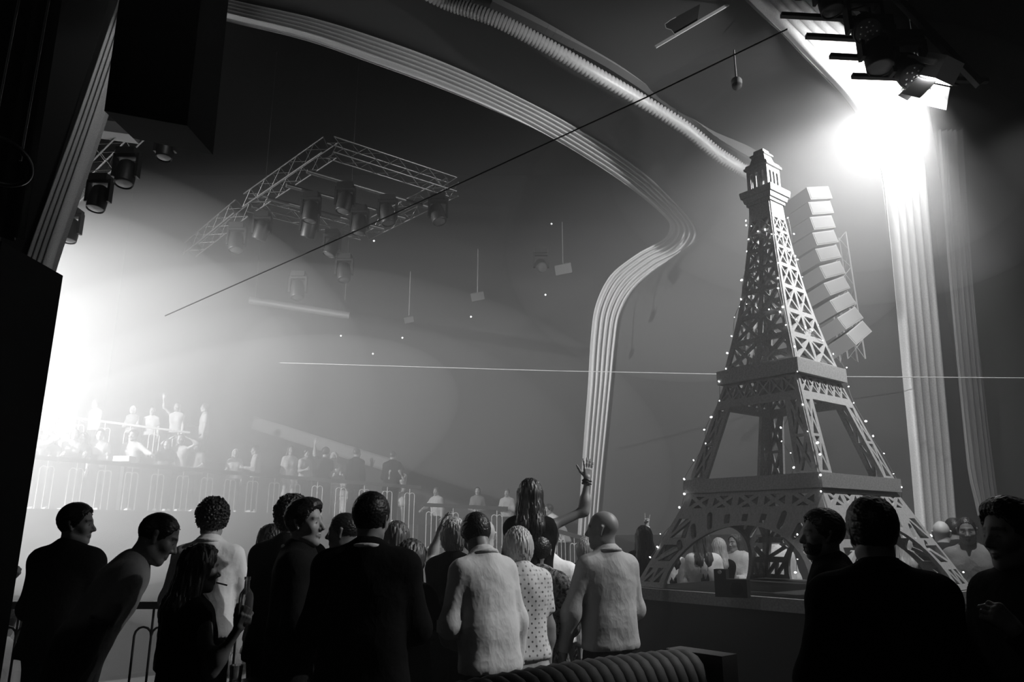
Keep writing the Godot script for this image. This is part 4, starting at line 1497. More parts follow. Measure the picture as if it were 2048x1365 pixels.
func torso(f: Field, j: Dictionary, e: float, low: float, flare := 0.0, s := 1.0) -> void:
	var t: Callable = j.t
	var w: float = j.wide
	var ws := 0.8 if j.woman else 1.0
	f.bone(t.call(Vector3(0, 1.06, -0.012)) * s, t.call(Vector3(0, 1.36, -0.014)) * s, (0.092 * ws + e) * s, (0.098 + e) * s)
	f.bone(t.call(Vector3(0, 1.06, -0.012)) * s, Vector3(0, low, -0.014) * s, (0.092 * ws + e) * s, (0.1 + e + flare * 0.4) * s)
	for sd in [-1, 1]:
		f.bone(t.call(Vector3(sd * 0.072 * w, 1.08, 0)) * s, t.call(Vector3(sd * 0.088 * w * (0.9 + 0.1 * ws), 1.30, 0.008)) * s, (0.09 * ws * (0.75 + 0.25 * w) + e) * s, (0.1 + e) * s)
		f.bone(t.call(Vector3(sd * 0.072 * w, 1.08, 0)) * s, Vector3(sd * (0.082 + flare) * w, low, -0.012) * s, (0.09 * ws * (0.75 + 0.25 * w) + e) * s, (0.098 + e + flare * 0.4) * s)
		f.bone(t.call(Vector3(sd * 0.03, 1.385, 0)) * s, t.call(Vector3(sd * 0.155 * w * (0.5 + 0.5 * ws), 1.395, 0)) * s, (0.07 + e) * s, (0.054 + e) * s)
		f.bone(t.call(Vector3(0, 1.46, -0.012)) * s, t.call(Vector3(sd * 0.115 * w, 1.415, -0.008)) * s, (0.045 + e) * s, (0.05 + e) * s)
		if j.woman: f.bone(t.call(Vector3(sd * 0.065, 1.25, 0.06)) * s, t.call(Vector3(sd * 0.06, 1.3, 0.04)) * s, (0.06 + e) * s, (0.05 + e) * s)

func person_fields(s: Dictionary, j: Dictionary) -> Dictionary:
	var out := {}
	var far: bool = s.get("far", false)
	var cl := 0.034 if far else (0.026 if s.d > 6.5 else 0.021)
	var sc: float = s.scale
	var b := Field.new()   # the body itself, one skin from soles to neck
	b.cell = 0.034 if far else (0.017 if s.get("top", "shirt") in ["tee", "tank"] and s.d < 6.5 else 0.036)
	b.k = 0.05
	torso(b, j, -0.016, 0.93, 0.0, sc)
	b.bone(j.neck * sc - Vector3(0, 0.05, 0), (j.head * Vector3(0, -0.06, -0.022)) * sc, 0.058 * sc * (0.85 if j.woman else 1.0), 0.054 * sc * (0.85 if j.woman else 1.0))
	for k in 2:
		var a: Dictionary = j.arm[k]
		var th := 0.84 if j.woman else 1.0
		b.bone(j.shoulder[k] * sc, a.el * sc, 0.05 * th * sc, 0.039 * th * sc)
		b.bone(a.el * sc, a.wr.lerp(a.el, 0.7) * sc, 0.039 * th * sc, 0.041 * th * sc)
		b.bone(a.wr.lerp(a.el, 0.7) * sc, a.wr * sc, 0.041 * th * sc, 0.027 * th * sc)
		var l: Array = j.leg[k]
		b.bone(l[0] * sc, l[1] * sc, 0.082 * sc, 0.055 * sc)
		b.bone(l[1] * sc, l[2] * sc, 0.054 * sc, 0.037 * sc)
		b.bone((l[2] + Vector3(0, -0.035, -0.03)) * sc, (l[2] + Vector3(0, -0.045, 0.14)) * sc, 0.03 * sc, 0.018 * sc)
	b.close_group()
	out.body = b
	var fold := FastNoiseLite.new()
	fold.seed = int(s.get("px", 3))
	fold.frequency = 1.0
	var top: String = s.get("top", "shirt")
	var e: float = {"jacket": 0.026, "shirt": 0.014, "tee": 0.012, "tank": 0.008, "coat": 0.04}[top]
	var hem: float = s.get("hem", {"jacket": 0.80, "shirt": 0.90, "tee": 0.90, "tank": 0.92, "coat": 0.62}[top])
	var f := Field.new()
	f.cell = cl
	f.k = 0.06
	f.fold = fold
	f.wrinkle = (0.004 if top != "jacket" else 0.003) if not far else 0.0
	torso(f, j, e, hem + 0.03, 0.02 if top in ["jacket", "coat"] else 0.006, sc)
	if top in ["jacket", "coat"]:
		for sd in [-1, 1]: f.bone(j.t.call(Vector3(sd * 0.1, 1.4, 0.0)) * sc, j.t.call(Vector3(sd * 0.178 * j.wide * (0.85 if j.woman else 1.0), 1.405, 0)) * sc, 0.085 * sc, 0.068 * sc)
	if top != "tank": f.bone(j.neck * sc - Vector3(0, 0.05, 0), (j.neck * 0.62 + (j.head * Vector3(0, -0.11, -0.03)) * 0.38) * sc, 0.072 * sc, (0.066 if top in ["jacket", "shirt", "coat"] else 0.05) * sc * (0.9 if j.woman else 1.0))
	f.close_group(Plane(Vector3(0, -1, 0), -hem * sc))
	if top != "tank":
		for k in 2:
			var a: Dictionary = j.arm[k]
			var x := e * 0.85
			if top == "tee":
				f.bone(j.shoulder[k] * sc, j.shoulder[k].lerp(a.el, 0.85) * sc, (0.052 + x) * sc, (0.05 + x) * sc)
				f.close_group(Plane((a.el - j.shoulder[k]).normalized(), (a.el - j.shoulder[k]).normalized().dot(j.shoulder[k].lerp(a.el, 0.72) * sc)))
			else:
				f.bone(j.shoulder[k] * sc, a.el * sc, (0.051 + x) * sc, (0.045 + x) * sc)
				var cuff: float = s.get("cuff", 0.97)
				f.bone(a.el * sc, a.el.lerp(a.wr, cuff) * sc, (0.045 + x) * sc, (0.034 + x * 0.8) * sc)
				f.close_group(Plane((a.wr - a.el).normalized(), (a.wr - a.el).normalized().dot(a.el.lerp(a.wr, cuff + 0.02) * sc)))
	out.top = f
	var g := Field.new()
	g.cell = cl
	g.k = 0.05
	g.fold = fold
	g.wrinkle = 0.004 if not far else 0.0
	var skirt: bool = s.get("skirt", false)
	for k in 2:
		var l: Array = j.leg[k]
		if skirt:
			g.bone(l[0] * sc + Vector3(0, 0.1, 0), l[0].lerp(l[1], 0.75) * sc, 0.105 * sc, 0.12 * sc)
		else:
			g.bone(l[0] * sc - Vector3(0, 0.03, 0), l[1] * sc, 0.098 * sc, 0.076 * sc)
			g.bone(l[1] * sc, l[2] * sc, 0.076 * sc, 0.064 * sc)
	g.bone(Vector3(-0.075, 0.97, -0.01) * sc, Vector3(0.075, 0.97, -0.01) * sc, 0.09 * sc, 0.09 * sc)
	g.bone(Vector3(-0.075, 0.88, -0.02) * sc, Vector3(0.075, 0.88, -0.02) * sc, 0.096 * sc, 0.096 * sc)
	g.close_group(Plane(Vector3(0, 1, 0), 1.04 * sc))
	if s.get("sit", false) or skirt: pass
	else: g.groups[0][2] = Plane(Vector3(0, 1, 0), minf(1.03, hem + 0.05) * sc)
	out.bottom = g
	return out

func skin_mat(v: float) -> StandardMaterial3D:
	var called := "skin_%d" % int(v * 100)
	if mats.has(called): return mats[called]
	var m := mat(called, v, 0.5)
	m.vertex_color_use_as_albedo = true
	return m

var shoe_mesh: ArrayMesh

func place_person(s: Dictionary, j: Dictionary, fields: Dictionary) -> Node3D:
	var o := thing("person", s.label, "person", s.root, deg_to_rad(s.yaw), s.get("group", ""))
	var sc: float = s.scale
	var b := MB.new()
	b.v = fields.body.v; b.n = fields.body.n; b.i = fields.body.i; b.c = fields.body.c
	var ht: Transform3D = Transform3D(j.head.basis * Basis.from_scale(Vector3.ONE * sc), j.head.origin * sc)
	var far: bool = s.get("far", false)
	b.join(stock[("far_" if far else "") + ("woman" if j.woman else "man")], ht)
	for k in 2:
		var a: Dictionary = j.arm[k]
		var hs := sc * (0.9 if j.woman else 1.0)
		b.join(stock[("far_" if far else "") + "hand_" + a.pose], Transform3D(a.hand.basis * Basis.from_scale(Vector3.ONE * hs), a.hand.origin * sc))
	put(b, "body", skin_mat(s.get("skin", 0.3)), o)
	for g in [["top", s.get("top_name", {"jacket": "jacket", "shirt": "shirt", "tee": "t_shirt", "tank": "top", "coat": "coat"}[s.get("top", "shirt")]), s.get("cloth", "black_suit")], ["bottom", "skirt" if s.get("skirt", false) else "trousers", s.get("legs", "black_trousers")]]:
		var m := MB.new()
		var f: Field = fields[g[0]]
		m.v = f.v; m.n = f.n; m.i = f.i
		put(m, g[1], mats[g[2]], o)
	var hair: String = s.get("hair", "short")
	if hair != "bald": put(stock[("far_" if far else "") + "hair_" + hair], "hair", mats[s.get("hair_mat", "dark_hair")], o, ht)
	if s.get("beard", false): put(stock["beard"], "beard", mats[s.get("hair_mat", "dark_hair")], o, ht)
	if s.has("collar"):
		var cm := MB.new()
		var ring := []
		for k in 20: ring.append(j.t.call(Vector3(cos(TAU * k / 20.0) * 0.075, 1.494 - 0.014 * sin(TAU * k / 20.0), -0.016 + sin(TAU * k / 20.0) * 0.074)) * sc)
		cm.tube(ring, 0.0125 * sc, 8, true)
		put(cm, "collar", mats[s.collar], o)
	if s.has("bracelet"):
		var wa: Dictionary = j.arm[s.bracelet]
		for q in 2:
			var ring := []
			var wc: Vector3 = wa.wr.lerp(wa.el, 0.06 + q * 0.08) * sc
			for k in 14: ring.append(wc + (wa.hand.basis.orthonormalized() * Vector3(cos(TAU * k / 14.0), 0.15 * sin(TAU * k / 7.0), sin(TAU * k / 14.0))) * 0.034 * sc)
			var bm := MB.new()
			bm.tube(ring, 0.006 * sc, 6, true)
			put(bm, "bracelet", mats["black_leather"], o)
	if s.has("vee"):
		var vm := MB.new()
		var rows := []
		for a in 7:
			var y := 1.44 - a * 0.045
			var hw := lerpf(0.055, 0.008, a / 6.0)
			var row := []
			for q in 5: row.append(j.t.call(Vector3(lerpf(-hw, hw, q / 4.0), y, lerpf(0.098, 0.152, minf(a / 3.5, 1.0)) - 0.2 * pow(lerpf(-hw, hw, q / 4.0), 2.0) * 20.0 * 0.3)) * sc)
			rows.append(row)
		vm.sheet(rows)
		put(vm, "shirt_front", mats[s.vee], o)
	if shoe_mesh == null:
		var sm := MB.new()
		sm.box(Vector3(0, 0.012, 0.05), Vector3(0.085, 0.024, 0.27))
		sm.hexa([Vector3(-0.042, 0.02, 0.18), Vector3(0.042, 0.02, 0.18), Vector3(0.042, 0.02, -0.08), Vector3(-0.042, 0.02, -0.08), Vector3(-0.028, 0.055, 0.14), Vector3(0.028, 0.055, 0.14), Vector3(0.036, 0.1, -0.07), Vector3(-0.036, 0.1, -0.07)])
		shoe_mesh = sm.mesh()
	for k in 2:
		var l: Vector3 = j.leg[k][2]
		put(shoe_mesh, "shoe", mats[s.get("shoe", "black_leather")], o, Transform3D(Basis.from_scale(Vector3.ONE * sc), Vector3(l.x, l.y - 0.075, l.z) * sc))
	return o

func person_spot(s: Dictionary) -> Dictionary:   # fills in scale and root so that the crown of the head is where it should be
	var j := joints(s)
	var floor_y: float = s.get("floor", 0.0)
	var crown := at(s.px, s.py, s.d)
	s.scale = s.get("height", 0.0) / 1.75 if s.has("height") else (crown.y - floor_y) / j.top.y
	var turn := Basis(Vector3.UP, deg_to_rad(s.yaw))
	var off: Vector3 = turn * (j.top * s.scale)
	var base_y := floor_y
	if s.has("height"): base_y = crown.y - off.y
	if not s.has("height") or not s.get("hung", false): pass
	s.root = Vector3(crown.x - off.x, floor_y if not s.has("height") else base_y, crown.z - off.z)
	return j

func make_stock() -> void:
	for k in ["man", "woman"]:
		stocked(k, HeadField.new(k)); stocked("far_" + k, HeadField.new(k, 0.013))
	for k in ["relaxed", "fist", "grip", "open", "point"]:
		stocked("hand_" + k, HandField.new(k))
		var f := HandField.new(k)
		f.cell = 0.011
		stocked("far_hand_" + k, f)
	for k in ["short", "quiff", "buzz", "curly", "bob", "long", "long_wavy"]:
		stocked("hair_" + k, HeadField.new("hair_" + k, 0.009 if k.begins_with("long") else 0.006))
		stocked("far_hair_" + k, HeadField.new("hair_" + k, 0.015))
	stocked("beard", HeadField.new("beard", 0.005))
	run_all()
	for k in stock.keys():
		if k.contains("hair") or k == "beard":
			var f: Field = stock[k]
			var m := MB.new()
			m.v = f.v; m.n = f.n; m.i = f.i
			stock[k] = m.mesh()

func patterned(called: String, ground: float, mark: float, kind: String, scale: float) -> void:
	var im := Image.create(256, 256, false, Image.FORMAT_RGB8)
	im.fill(grey(ground))
	var z := FastNoiseLite.new()
	z.seed = 9
	z.frequency = 0.02
	for y in 256:
		for x in 256:
			var on := false
			if kind == "dots":
				var q := Vector2(fposmod(x + (32 if (y / 32) % 2 else 0), 64) - 32, fposmod(y, 32) - 16)
				on = q.length() < 8.0
			else:
				on = sin(x * 0.098 * 2.0 + z.get_noise_2d(x, y) * 7.0) > 0.1
			if on: im.set_pixel(x, y, grey(mark))
	var m := StandardMaterial3D.new()
	m.resource_name = called
	m.albedo_texture = ImageTexture.create_from_image(im)
	m.uv1_triplanar = true
	m.uv1_scale = Vector3.ONE * scale
	m.roughness = 0.8
	mats[called] = m

func build_people() -> void:
	for m in [["black_suit", 0.006, 0.9], ["black_trousers", 0.006, 0.9], ["charcoal_suit", 0.009, 0.9], ["white_shirt", 0.75, 0.8], ["pale_shirt", 0.55, 0.75], ["grey_shirt", 0.3, 0.75], ["dark_shirt", 0.025, 0.8], ["mid_grey_cloth", 0.15, 0.8], ["pale_jeans", 0.4, 0.85], ["dimmed_pale_cloth", 0.34, 0.85]]:
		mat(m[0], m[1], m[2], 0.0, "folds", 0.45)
	for m in ["black_suit", "black_trousers", "charcoal_suit", "dark_shirt"]: mats[m].metallic_specular = 0.2
	patterned("dotted_jersey", 0.6, 0.03, "dots", 5.0)
	patterned("zebra_print", 0.4, 0.015, "zebra", 3.0)
	mat("dark_hair", 0.012, 0.45)
	mat("brown_hair", 0.06, 0.45)
	mat("blond_hair", 0.4, 0.4)
	mat("grey_hair", 0.3, 0.5)
	mat("black_leather", 0.01, 0.35)
	mat("white_leather", 0.6, 0.4)
	make_stock()
	var cast := foreground() + middle() + terrace()
	var js := []
	var fs := []
	for s in cast:
		js.append(person_spot(s))
		fs.append(person_fields(s, js[-1]))
		for k in fs[-1]: jobs.append(fs[-1][k])
	run_all()
	for k in cast.size():
		var o := place_person(cast[k], js[k], fs[k])
		if cast[k].has("hold"): held(cast[k], js[k], o)

func held(s: Dictionary, j: Dictionary, o: Node3D) -> void:   # things carried in hands are things of their own
	for h in s.hold:
		var a: Dictionary = j.arm[h[0]]
		var t: Transform3D = o.transform * Transform3D(Basis(), (a.hand * Vector3(0.012, -0.09, 0.042)) * s.scale)
		var m := MB.new()
		match h[1]:
			"bottle":
				var b := thing("glass_bottle", h[2], "bottle", t.origin + Vector3(0, -0.07, 0))
				m.lathe([Vector2(0, 0), Vector2(0.032, 0.0), Vector2(0.034, 0.02), Vector2(0.034, 0.12), Vector2(0.03, 0.14), Vector2(0.013, 0.165), Vector2(0.012, 0.2), Vector2(0.015, 0.202), Vector2(0.015, 0.215), Vector2(0.011, 0.215), Vector2(0.009, 0.165), Vector2(0.026, 0.135), Vector2(0.03, 0.02), Vector2(0, 0.012)], 18)
				put(m, "flask", mats["clear_glass"], b)
			"cup", "tumbler":
				var b := thing("drinking_cup", h[2], "cup", t.origin + Vector3(0, -0.03, 0))
				m.lathe([Vector2(0, 0), Vector2(0.031, 0), Vector2(0.039, 0.11), Vector2(0.036, 0.11), Vector2(0.029, 0.008), Vector2(0, 0.008)], 18)
				put(m, "cup_wall", mat("dark_cup", 0.012, 0.2), b)
			"phone":
				var b := thing("mobile_phone", h[2], "phone", t.origin + Vector3(0, 0.03, 0), o.rotation.y)
				m.box(Vector3.ZERO, Vector3(0.072, 0.145, 0.009))
				put(m, "case", mat("dark_cup", 0.012, 0.2), b)
				m = MB.new()
				m.box(Vector3(0, 0, -0.006), Vector3(0.064, 0.13, 0.002))
				put(m, "screen", glow_mat("phone_screen_glow", 1.0), b)
			"cigarette":
				var p: Vector3 = o.transform * ((j.head * Vector3(0, -0.066, 0.098)) * s.scale)
				var e: Vector3 = o.transform * ((j.head * Vector3(0.0, -0.078, 0.16)) * s.scale)
				m.tube([p, e], 0.004, 8)
				tag(put(m, "cigarette", mats["white_shirt"]), h[2], "cigarette")

func foreground() -> Array:
	return [
		{"label": "man in a black suit with short hair looking right beside the railing", "px": 155, "py": 1012, "d": 5.0, "yaw": 172, "head": [-72, 0, 0], "top": "jacket", "hem": 0.84, "arms": ["front", "front"], "hair": "short", "skin": 0.34},
		{"label": "guest resting a bare forearm on the railing next to the black pier", "px": -42, "py": 1040, "d": 5.75, "yaw": 140, "top": "tee", "arms": [[Vector3(0.2, -0.9, 0.35), Vector3(0.62, 0.72, 0.25), "fist", Vector3(-1, 0, 0)], "down"], "cloth": "pale_shirt", "skin": 0.3},
		{"label": "man in a grey polo shirt bending towards the smoking woman", "px": 338, "py": 1031, "d": 4.1, "yaw": 118, "lean": [27, 0], "head": [-8, -2, 0], "top": "tee", "hem": 0.83, "cloth": "grey_shirt", "arms": ["down", [Vector3(0.1, -1, 0.2), Vector3(0.0, -0.9, 0.4), "relaxed", Vector3(-1, 0, 0)]], "hair": "buzz", "skin": 0.22},
		{"label": "smoking woman with long dark hair in a black top lifting a bottle", "px": 405, "py": 1093, "d": 3.85, "yaw": 138, "head": [-12, 5, 0], "sex": "f", "top": "tank", "hem": 0.84, "arms": [[Vector3(0.3, -1, 0.12), Vector3(0.42, 0.85, 0.32), "grip", Vector3(-1, 0, 0.2)], "down"], "hair": "long", "skin": 0.25, "hold": [[0, "bottle", "clear glass bottle in the hand of the smoking woman"], [0, "cigarette", "lit cigarette between the lips of the smoking woman"]]},
		{"label": "man with curly dark hair in a white shirt with his back turned", "px": 428, "py": 1006, "d": 5.35, "yaw": 186, "head": [12, 4, 0], "top": "shirt", "cloth": "white_shirt", "arms": ["fold", "fold"], "hair": "curly", "skin": 0.3, "collar": "white_shirt"},
		{"label": "woman with long wavy dark hair behind the man in the open jacket", "px": 546, "py": 1052, "d": 5.7, "yaw": 120, "sex": "f", "top": "tee", "cloth": "dark_shirt", "hair": "long_wavy", "arms": ["fold", "fold"]},
		{"label": "man in a dark jacket whose head shows behind the man with the quiff", "px": 586, "py": 1001, "d": 5.05, "yaw": 165, "top": "jacket", "cloth": "charcoal_suit", "arms": ["front", "front"], "hair": "curly", "wide": 1.05},
		{"label": "young man with a quiff in an open jacket over a white shirt in profile", "px": 608, "py": 1004, "d": 4.35, "yaw": 98, "head": [-22, -3, 0], "top": "jacket", "cloth": "charcoal_suit", "arms": ["front", "drink"], "hair": "quiff", "skin": 0.36, "vee": "white_shirt", "collar": "white_shirt", "hold": [[0, "tumbler", "short glass held before the chest of the man with the quiff"]]},
		{"label": "man with cropped hair in profile facing the man with the quiff", "px": 690, "py": 1027, "d": 4.95, "yaw": -110, "head": [12, 2, 0], "top": "shirt", "cloth": "dark_shirt", "arms": ["front", "front"], "hair": "buzz", "skin": 0.16},
		{"label": "man in a black suit and white collar with his back turned", "px": 744, "py": 992, "d": 3.95, "yaw": 184, "head": [-18, 2, 0], "top": "jacket", "hem": 0.78, "arms": ["front", "front"], "hair": "short", "collar": "white_shirt", "wide": 1.08, "skin": 0.25},
		{"label": "woman with straight brown hair behind the shoulder of the man in the black suit", "px": 794, "py": 1046, "d": 5.55, "yaw": 170, "sex": "f", "top": "tee", "cloth": "dark_shirt", "hair": "long", "hair_mat": "brown_hair"},
		{"label": "woman with long streaked hair beside the man in the black suit", "px": 826, "py": 1083, "d": 4.6, "yaw": 165, "head": [-20, 10, 0], "sex": "f", "top": "tee", "cloth": "dark_shirt", "hair": "long", "hair_mat": "brown_hair", "arms": [[Vector3(0.45, -0.9, 0.1), Vector3(0.85, -0.25, 0.1), "relaxed", Vector3(0, -1, 0)], "down"]},
		{"label": "woman in a black vest raising a hand to her fair hair", "px": 909, "py": 1036, "d": 5.5, "yaw": 180, "sex": "f", "top": "tank", "cloth": "black_suit", "hair": "bob", "hair_mat": "blond_hair", "arms": ["down", [Vector3(0.12, 0.15, 0.9), Vector3(-0.3, 0.95, -0.2), "relaxed", Vector3(-1, 0, 0)]], "skin": 0.35},
		{"label": "man in a pale shirt looking down at a phone", "px": 946, "py": 1036, "d": 4.7, "yaw": -142, "lean": [8, 0], "head": [-14, 22, 0], "top": "shirt", "cloth": "pale_shirt", "hem": 0.86, "arms": ["down", "front"], "hair": "short", "skin": 0.2, "collar": "pale_shirt", "hold": [[1, "phone", "phone in the hand of the man in the pale shirt"]]},
		{"label": "bald man half hidden behind the man looking at his phone", "px": 971, "py": 1041, "d": 6.0, "yaw": 190, "top": "shirt", "cloth": "grey_shirt", "hair": "bald", "skin": 0.4},
		{"label": "woman with a blonde bob in a dotted shirt and pale jeans", "px": 1034, "py": 1055, "d": 4.85, "yaw": -155, "head": [-8, 12, 0], "sex": "f", "top": "tee", "cloth": "dotted_jersey", "legs": "pale_jeans", "hem": 0.93, "arms": ["down", "pocket"], "hair": "bob", "hair_mat": "blond_hair", "skin": 0.3, "wide": 1.05},
		{"label": "woman with long dark hair standing high and raising her arm", "px": 1060, "py": 961, "d": 5.3, "floor": 0.36, "yaw": 178, "sex": "f", "top": "tank", "hair": "long", "arms": [[Vector3(0.85, 0.42, 0.2), Vector3(0.12, 1, 0.05), "open", Vector3(-0.4, 0, 1)], "down"], "skin": 0.22, "bracelet": 0},
		{"label": "man in a white shirt partly behind the woman with the bob", "px": 1094, "py": 1050, "d": 5.65, "yaw": 175, "top": "shirt", "cloth": "white_shirt", "hair": "short", "arms": ["down", "front"]},
		{"label": "guest in a zebra print jacket behind the woman with the bob", "px": 1080, "py": 1072, "d": 5.25, "yaw": 160, "sex": "f", "top": "jacket", "cloth": "zebra_print", "hair": "short", "arms": ["front", "front"]},
		{"label": "bald man in a grey shirt holding a drink in profile", "px": 1207, "py": 1023, "d": 5.05, "yaw": -152, "head": [42, 0, 0], "top": "shirt", "cloth": "grey_shirt", "hem": 0.9, "arms": ["drink", [Vector3(0.32, -1, 0.1), Vector3(0.1, -1, 0.25), "relaxed", Vector3(-1, 0, 0)]], "hair": "bald", "skin": 0.18, "collar": "grey_shirt", "hold": [[0, "cup", "dark cup in the hand of the bald man"]]},
		{"label": "bearded man in a dark jacket in profile before the tower", "px": 1644, "py": 1024, "d": 3.95, "yaw": -115, "head": [22, 0, 0], "top": "jacket", "hem": 0.8, "arms": ["down", "down"], "hair": "short", "beard": true, "skin": 0.2},
		{"label": "broad man in a dark coat with his back turned before the tower", "px": 1739, "py": 1004, "d": 2.85, "yaw": 178, "head": [-6, 2, 0], "top": "jacket", "hem": 0.75, "arms": ["front", "front"], "hair": "short", "wide": 1.12, "collar": "charcoal_suit"},
		{"label": "smiling man in black lifting a fist and holding a cup", "px": 2014, "py": 1005, "d": 2.85, "yaw": -82, "head": [4, 2, 0], "top": "jacket", "hem": 0.8, "arms": [[Vector3(0.1, -0.9, 0.35), Vector3(-0.1, 0.0, 1), "grip", Vector3(-1, 0, 0)], [Vector3(0.3, -0.62, 0.35), Vector3(-0.05, 0.66, 0.72), "fist", Vector3(-1, 0, 0)]], "hair": "quiff", "skin": 0.3, "hold": [[0, "cup", "dark cup in the lower hand of the smiling man"]]},
	]

func middle() -> Array:
	return [
		{"label": "woman with smooth dark hair beside the left leg of the tower", "px": 1287, "py": 1054, "d": 8.4, "yaw": 175, "sex": "f", "top": "tee", "cloth": "dark_shirt", "hair": "long"},
		{"label": "guest in white raising a hand with pointing fingers behind the tower leg", "px": 1338, "py": 1072, "d": 8.9, "yaw": 180, "sex": "f", "top": "shirt", "cloth": "white_shirt", "hair": "long", "arms": ["down", [Vector3(0.3, 0.55, 0.2), Vector3(-0.08, 1, 0.0), "point", Vector3(0, 0, -1)]], "skin": 0.5},
		{"label": "woman with long brown hair in a white top seen through the tower arch", "px": 1403, "py": 1061, "d": 8.6, "yaw": 170, "sex": "f", "top": "shirt", "cloth": "white_shirt", "hair": "long", "hair_mat": "brown_hair", "arms": ["front", "front"]},
		{"label": "woman with long fair hair seen through the tower arch", "px": 1437, "py": 1078, "d": 9.2, "yaw": 165, "sex": "f", "top": "tank", "hair": "long", "hair_mat": "blond_hair"},
		{"label": "woman in a pale fur jacket drinking beyond the tower arch", "px": 1470, "py": 1070, "d": 10.0, "yaw": -60, "sex": "f", "top": "coat", "cloth": "pale_shirt", "hair": "long", "hair_mat": "brown_hair", "arms": ["drink", "drink"]},
		{"label": "man in a pale shirt standing behind the far tower legs", "px": 1546, "py": 1056, "d": 9.4, "yaw": 170, "top": "shirt", "cloth": "white_shirt", "hair": "short", "arms": ["front", "front"]},
		{"label": "woman with long fair hair and bare shoulders behind the right tower arch", "px": 1806, "py": 1074, "d": 8.9, "yaw": 170, "sex": "f", "top": "tank", "hair": "long", "hair_mat": "blond_hair", "skin": 0.4},
		{"label": "bald old man turned away beside the right tower leg", "px": 1880, "py": 1043, "d": 7.6, "yaw": 150, "top": "shirt", "cloth": "dark_shirt", "hair": "bald", "skin": 0.5},
		{"label": "man with cropped dark hair and stern face next to the bald old man", "px": 1930, "py": 1036, "d": 7.2, "yaw": -30, "head": [0, 8, 0], "top": "shirt", "cloth": "mid_grey_cloth", "hair": "buzz", "skin": 0.16},
		{"label": "guest half hidden between the bald old man and the stern man", "px": 1905, "py": 1040, "d": 8.8, "yaw": 170, "top": "tee", "cloth": "dark_shirt", "hair": "short"},
		{"label": "woman with fair hair behind the bald man holding a drink", "px": 1172, "py": 1074, "d": 7.2, "floor": -0.05, "yaw": 150, "sex": "f", "top": "tee", "cloth": "dark_shirt", "hair": "bob", "hair_mat": "blond_hair"},
		{"label": "man in a grey jacket bending over the slanting railing", "px": 1098, "py": 1010, "d": 17.6, "floor": 0.55, "yaw": -70, "lean": [35, 0], "level": true, "top": "jacket", "cloth": "pale_shirt", "hair": "short", "arms": ["lean", "lean"], "far": true},
		{"label": "guest in white below the railing next to the black pier", "px": 12, "py": 1216, "d": 7.9, "floor": -1.3, "yaw": 200, "top": "shirt", "cloth": "white_shirt", "hair": "short"},
		{"label": "woman in a white dress below the railing", "px": 74, "py": 1216, "d": 8.6, "floor": -1.3, "yaw": 120, "sex": "f", "top": "tee", "cloth": "white_shirt", "hair": "long", "hair_mat": "blond_hair"},
		{"label": "blonde woman in the pit seen under the lifted bottle", "px": 462, "py": 1300, "d": 7.6, "floor": -1.3, "yaw": 170, "sex": "f", "top": "tee", "cloth": "white_shirt", "hair": "bob", "hair_mat": "blond_hair"},
		{"label": "man in the pit looking up beside the blonde woman", "px": 500, "py": 1288, "d": 8.1, "floor": -1.3, "yaw": 20, "head": [0, -10, 0], "top": "shirt", "cloth": "white_shirt", "hair": "short", "skin": 0.5},
		{"label": "guest in white in the pit beyond the lifted bottle", "px": 478, "py": 1214, "d": 9.3, "floor": -1.3, "yaw": 200, "top": "shirt", "cloth": "white_shirt", "hair": "short"},
	]

